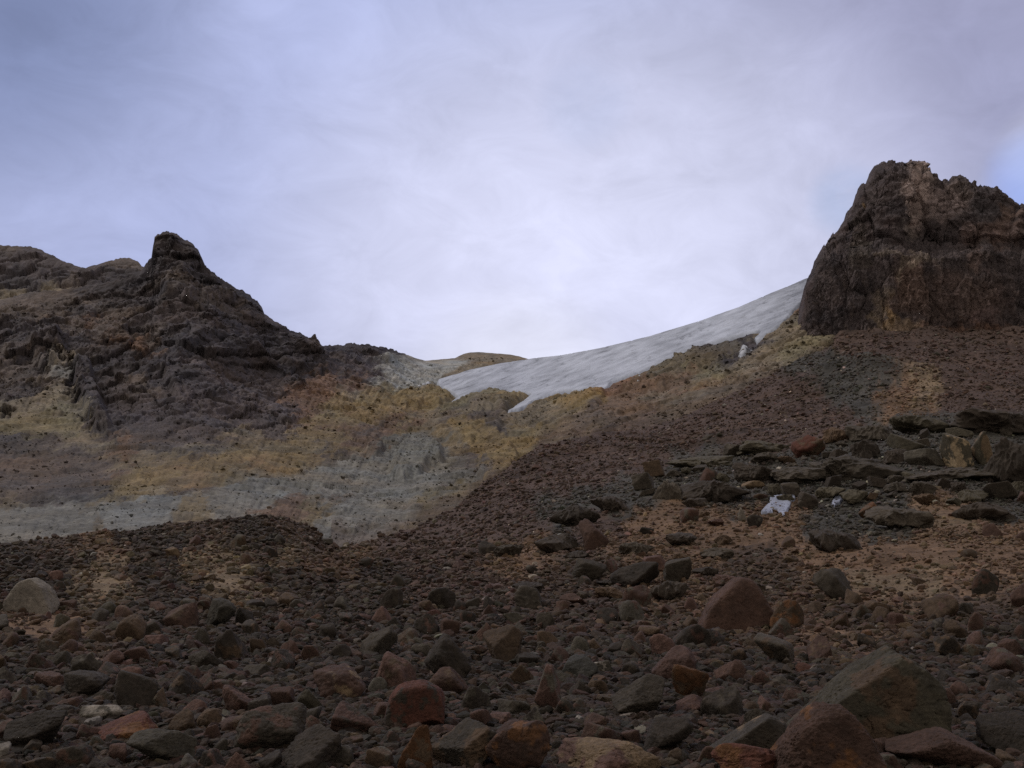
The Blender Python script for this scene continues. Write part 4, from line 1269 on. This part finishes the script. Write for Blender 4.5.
def stone_stuff(name, label, X_, Y_, Z_, wd, col, d_px, mat):
    lod = np.where(d_px < 3.2, 1, np.where(d_px < 7, 2, 3))
    VV, FF, CC, base_n = [], [], [], 0
    for L in (1, 2, 3):
        idx = np.where(lod == L)[0]
        m = len(idx)
        if not m:
            continue
        tmpl = []
        for q in range(14):
            rr_ = np.random.default_rng(100 * L + q)
            p, f = rock_shape(L, rr_, facets=int(rr_.integers(6, 11)), sharp=30, rough=0.05)
            p[:, 2] -= 0.5
            tmpl.append(p)
        tmpl = np.array(tmpl)
        P = tmpl[rs_.integers(0, 14, m)]
        P = P * rs_.uniform(0.45, 1.05, (m, 1, 3))
        q = rs_.normal(size=(m, 4)) * np.array([1.6, 0.45, 0.45, 1.4])
        q /= np.linalg.norm(q, axis=1)[:, None]
        w, x, y, z = q.T
        Rm = np.stack([1 - 2 * (y * y + z * z), 2 * (x * y - w * z), 2 * (x * z + w * y), 2 * (x * y + w * z), 1 - 2 * (x * x + z * z), 2 * (y * z - w * x), 2 * (x * z - w * y), 2 * (y * z + w * x), 1 - 2 * (x * x + y * y)], -1).reshape(m, 3, 3)
        P = np.einsum('mij,mvj->mvi', Rm, P) * np.array([1.15, 1.15, 0.85])
        P = P * wd[idx][:, None, None] * 1.1
        P = P + np.stack([X_[idx], Y_[idx], Z_[idx] + wd[idx] * 0.08], -1)[:, None, :]
        nv = P.shape[1]
        f = ico(L)[1]
        FF.append((f[None] + (np.arange(m) * nv)[:, None, None] + base_n).reshape(-1, 3))
        VV.append(P.reshape(-1, 3))
        CC.append(np.repeat(col[idx], nv, 0))
        base_n += m * nv
    link(name, mesh_np(name, np.concatenate(VV), np.concatenate(FF), np.clip(np.concatenate(CC), 0.006, 0.5), False, mat), kind='stuff', label=label, cat=name)


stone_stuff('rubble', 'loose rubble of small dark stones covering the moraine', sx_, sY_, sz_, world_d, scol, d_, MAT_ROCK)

# fallen stones strewn over the far mountainside
NF = 60000
fx = rs_.uniform(-150, 830, NF)
fj = np.clip(np.searchsorted(bcols, fx), 0, len(bcols) - 1)
ft = rs_.uniform(0.08, 0.97, NF)
fi = np.clip(np.round(ft ** (1 / 0.92) * (len(tt) - 1)).astype(int), 0, len(tt) - 1)
fp = PB[fi, fj] + rs_.normal(0, 0.15, (NF, 3))
clus = fbm(fp / 14.0 + 5, 4, 0.6)
keep = (inice[fi, fj] < 0.02) & (rs_.random(NF) < np.clip(0.35 + 1.6 * clus, 0.04, 1.0))
fp, fi, fj = fp[keep], fi[keep], fj[keep]
nk = len(fp)
fd = np.minimum(0.75 * (1 - rs_.random(nk)) ** (-1 / 2.4), 4.5)
fw = fd * fp[:, 1] / F
fc = bcol[fi, fj] * np.exp(rs_.normal(-0.04, 0.30, (nk, 1)))
fc = np.where((rs_.random(nk) < 0.012)[:, None], np.array((0.20, 0.19, 0.178)), fc)
stone_stuff('scree', 'fallen stones strewn over the far mountainside', fp[:, 0], fp[:, 1], fp[:, 2], fw, fc, fd, MAT_CLIFF)


# old snow lying between the outcrop rocks
def near_base(px, py):
    ys = np.exp(np.linspace(math.log(55), math.log(110), 260))
    out = np.empty(px.shape + (3,))
    cols = px[0]
    for j in range(px.shape[1]):
        u = float(ray(cols[j], 505)[0])
        x = u * ys
        z = ground_z(x, ys)
        qy = np.minimum.accumulate(project(np.stack([x, ys, z], -1))[1])
        Yj = np.interp(-py[:, j], -qy, ys)
        out[:, j] = np.stack([u * Yj, Yj, ground_z(u * Yj, Yj)], -1)
    return out


for pts, lab in [
    (P_([(760, 514), (764, 507), (770, 504), (769, 498), (778, 496), (790, 493), (796, 492), (795, 500), (790, 508), (784, 516), (776, 511), (768, 514)]), 'larger blue white snow patch under the black outcrop ledge'),
    (P_([(831, 505), (834, 497), (842, 494), (844, 498), (840, 504), (834, 507)]), 'smaller snow patch beside the rust brown block'),
]:
    ice_sheet('snow_patch', pts, 0.5, 0.16, 1.0, near_base, (0.25, 0.265, 0.34), lab, 'snow patch', MAT_SNOW, group='snow patches in the outcrop', ragged=2.2, rag_scale=5.0)

# ------------------------------------------------------------------ world: broken overcast
w = bpy.data.worlds.new('World')
scene.world = w
w.use_nodes = True
nt = w.node_tree
nt.nodes.clear()
out = nd(nt, 'ShaderNodeOutputWorld')
SUN_EL, SUN_AZ = R(50), R(-62)      # azimuth from +Y (ahead) towards +X
sky = nd(nt, 'ShaderNodeTexSky', sky_type='NISHITA')
sky.sun_disc = False
sky.sun_elevation = SUN_EL
sky.sun_rotation = SUN_AZ
sky.altitude = 1500
bg1 = nd(nt, 'ShaderNodeBackground')
bg1.inputs['Strength'].default_value = 0.15
nt.links.new(sky.outputs[0], bg1.inputs['Color'])
tcw = nd(nt, 'ShaderNodeTexCoord')
DIRV = tcw.outputs['Generated']


def dirv(px, py):
    v = np.array([px - 512, F * CP - (384 - py) * SP, F * SP + (384 - py) * CP])
    return v / np.linalg.norm(v)


def lobe(px, py, half_deg, inner=0.0):
    """1 towards that part of the sky, 0 beyond half_deg"""
    d = nd(nt, 'ShaderNodeVectorMath', operation='DOT_PRODUCT')
    nt.links.new(DIRV, d.inputs[0])
    d.inputs[1].default_value = tuple(dirv(px, py))
    mr = nd(nt, 'ShaderNodeMapRange', interpolation_type='SMOOTHSTEP')
    mr.inputs['From Min'].default_value = math.cos(R(half_deg))
    mr.inputs['From Max'].default_value = math.cos(R(inner))
    nt.links.new(d.outputs['Value'], mr.inputs['Value'])
    return mr.outputs[0]


def mixc(f, a, b):
    m = nd(nt, 'ShaderNodeMix', data_type='RGBA')
    nt.links.new(f, m.inputs[0])
    for sock, v in ((m.inputs[6], a), (m.inputs[7], b)):
        if isinstance(v, tuple):
            sock.default_value = v + (1,)
        else:
            nt.links.new(v, sock)
    return m.outputs[2]


def mth(op, a, b):
    m = nd(nt, 'ShaderNodeMath', operation=op)
    for sock, v in ((m.inputs[0], a), (m.inputs[1], b)):
        if isinstance(v, (int, float)):
            sock.default_value = v
        else:
            nt.links.new(v, sock)
    return m.outputs[0]


def wnoise(scale, detail, rough=0.55, dist=0.0, off=(0, 0, 0), sc=(1, 1, 1.8)):
    mp = nd(nt, 'ShaderNodeMapping')
    mp.inputs['Location'].default_value = off
    mp.inputs['Scale'].default_value = sc
    nt.links.new(DIRV, mp.inputs['Vector'])
    nz = nd(nt, 'ShaderNodeTexNoise')
    nz.inputs['Scale'].default_value = scale
    nz.inputs['Detail'].default_value = detail
    nz.inputs['Roughness'].default_value = rough
    nz.inputs['Distortion'].default_value = dist
    nt.links.new(mp.outputs[0], nz.inputs['Vector'])
    return nz.outputs[0]


cl = mixc(lobe(512, 150, 78, 30), (0.50, 0.465, 0.425), (0.435, 0.485, 0.745))
cl = mixc(mth('MULTIPLY', lobe(-60, -80, 15.5), 1.0), cl, (0.215, 0.262, 0.45))
cl = mixc(mth('MULTIPLY', lobe(1040, -20, 24), 0.95), cl, (0.345, 0.355, 0.525))
cl = mixc(lobe(600, 350, 25, 0.0), cl, (0.675, 0.695, 0.895))
cl = mixc(mth('MULTIPLY', lobe(520, 400, 7.5), 0.4), cl, (0.86, 0.87, 0.96))
cl = mixc(mth('MULTIPLY', lobe(1046, 182, 3.3), 0.95), cl, (0.36, 0.455, 0.86))
cl = mixc(mth('MULTIPLY', lobe(1044, 148, 2.6), 0.2), cl, (0.75, 0.76, 0.90))
n1 = wnoise(3.2, 5, 0.5, 0.3)
mr = nd(nt, 'ShaderNodeMapRange')
mr.inputs['From Min'].default_value = 0.3
mr.inputs['From Max'].default_value = 0.7
mr.inputs['To Min'].default_value = 0.92
mr.inputs['To Max'].default_value = 1.08
nt.links.new(n1, mr.inputs['Value'])
n3 = wnoise(11.0, 6, 0.62, 0.6, (5, 2, 7))
mr3 = nd(nt, 'ShaderNodeMapRange')
mr3.inputs['From Min'].default_value = 0.3
mr3.inputs['From Max'].default_value = 0.7
mr3.inputs['To Min'].default_value = 0.915
mr3.inputs['To Max'].default_value = 1.09
nt.links.new(n3, mr3.inputs['Value'])
sc0 = nd(nt, 'ShaderNodeVectorMath', operation='SCALE')
nt.links.new(cl, sc0.inputs[0])
nt.links.new(mr3.outputs[0], sc0.inputs['Scale'])
cl = sc0.outputs[0]
sc_ = nd(nt, 'ShaderNodeVectorMath', operation='SCALE')
nt.links.new(cl, sc_.inputs[0])
nt.links.new(mr.outputs[0], sc_.inputs['Scale'])
bg2 = nd(nt, 'ShaderNodeBackground')
nt.links.new(sc_.outputs[0], bg2.inputs['Color'])
bg2.inputs['Strength'].default_value = 1.0
gap = mth('ADD', mth('MULTIPLY', lobe(1034, 180, 3.4), 0.12), mth('MULTIPLY', lobe(846, 200, 2.4), 0.30))
gap = mth('ADD', gap, mth('MULTIPLY', lobe(585, 105, 3.0), 0.12))
n2 = wnoise(9.0, 5, 0.6, 0.2, (3, 1, 2))
mr2 = nd(nt, 'ShaderNodeMapRange')
mr2.inputs['From Min'].default_value = 0.30
mr2.inputs['From Max'].default_value = 0.52
nt.links.new(n2, mr2.inputs['Value'])
gap = mth('MULTIPLY', gap, mr2.outputs[0])
ms = nd(nt, 'ShaderNodeMixShader')
nt.links.new(gap, ms.inputs[0])
nt.links.new(bg2.outputs[0], ms.inputs[1])
nt.links.new(bg1.outputs[0], ms.inputs[2])
nt.links.new(ms.outputs[0], out.inputs[0])

sl = bpy.data.lights.new('sun', 'SUN')
sl.energy = 1.5
sl.angle = R(12)
sl.color = (1.0, 0.95, 0.88)
so = bpy.data.objects.new('sun', sl)
COL.objects.link(so)
so.rotation_euler = (R(90) - SUN_EL, 0, math.pi - SUN_AZ)   # shines down from ahead

cam = bpy.data.cameras.new('camera')
cam.sensor_width = 36
cam.lens = F / 1024 * 36
cam.clip_end = 20000
co = bpy.data.objects.new('camera', cam)
co.location = (0, 0, CAMZ)
co.rotation_euler = (R(90) + PITCH, 0, 0)
COL.objects.link(co)
scene.camera = co
scene.view_settings.view_transform = 'Standard'
scene.view_settings.look = 'None'
scene.view_settings.exposure = 0
scene.view_settings.gamma = 1
scene.cycles.max_bounces = 4
scene.cycles.use_denoising = False
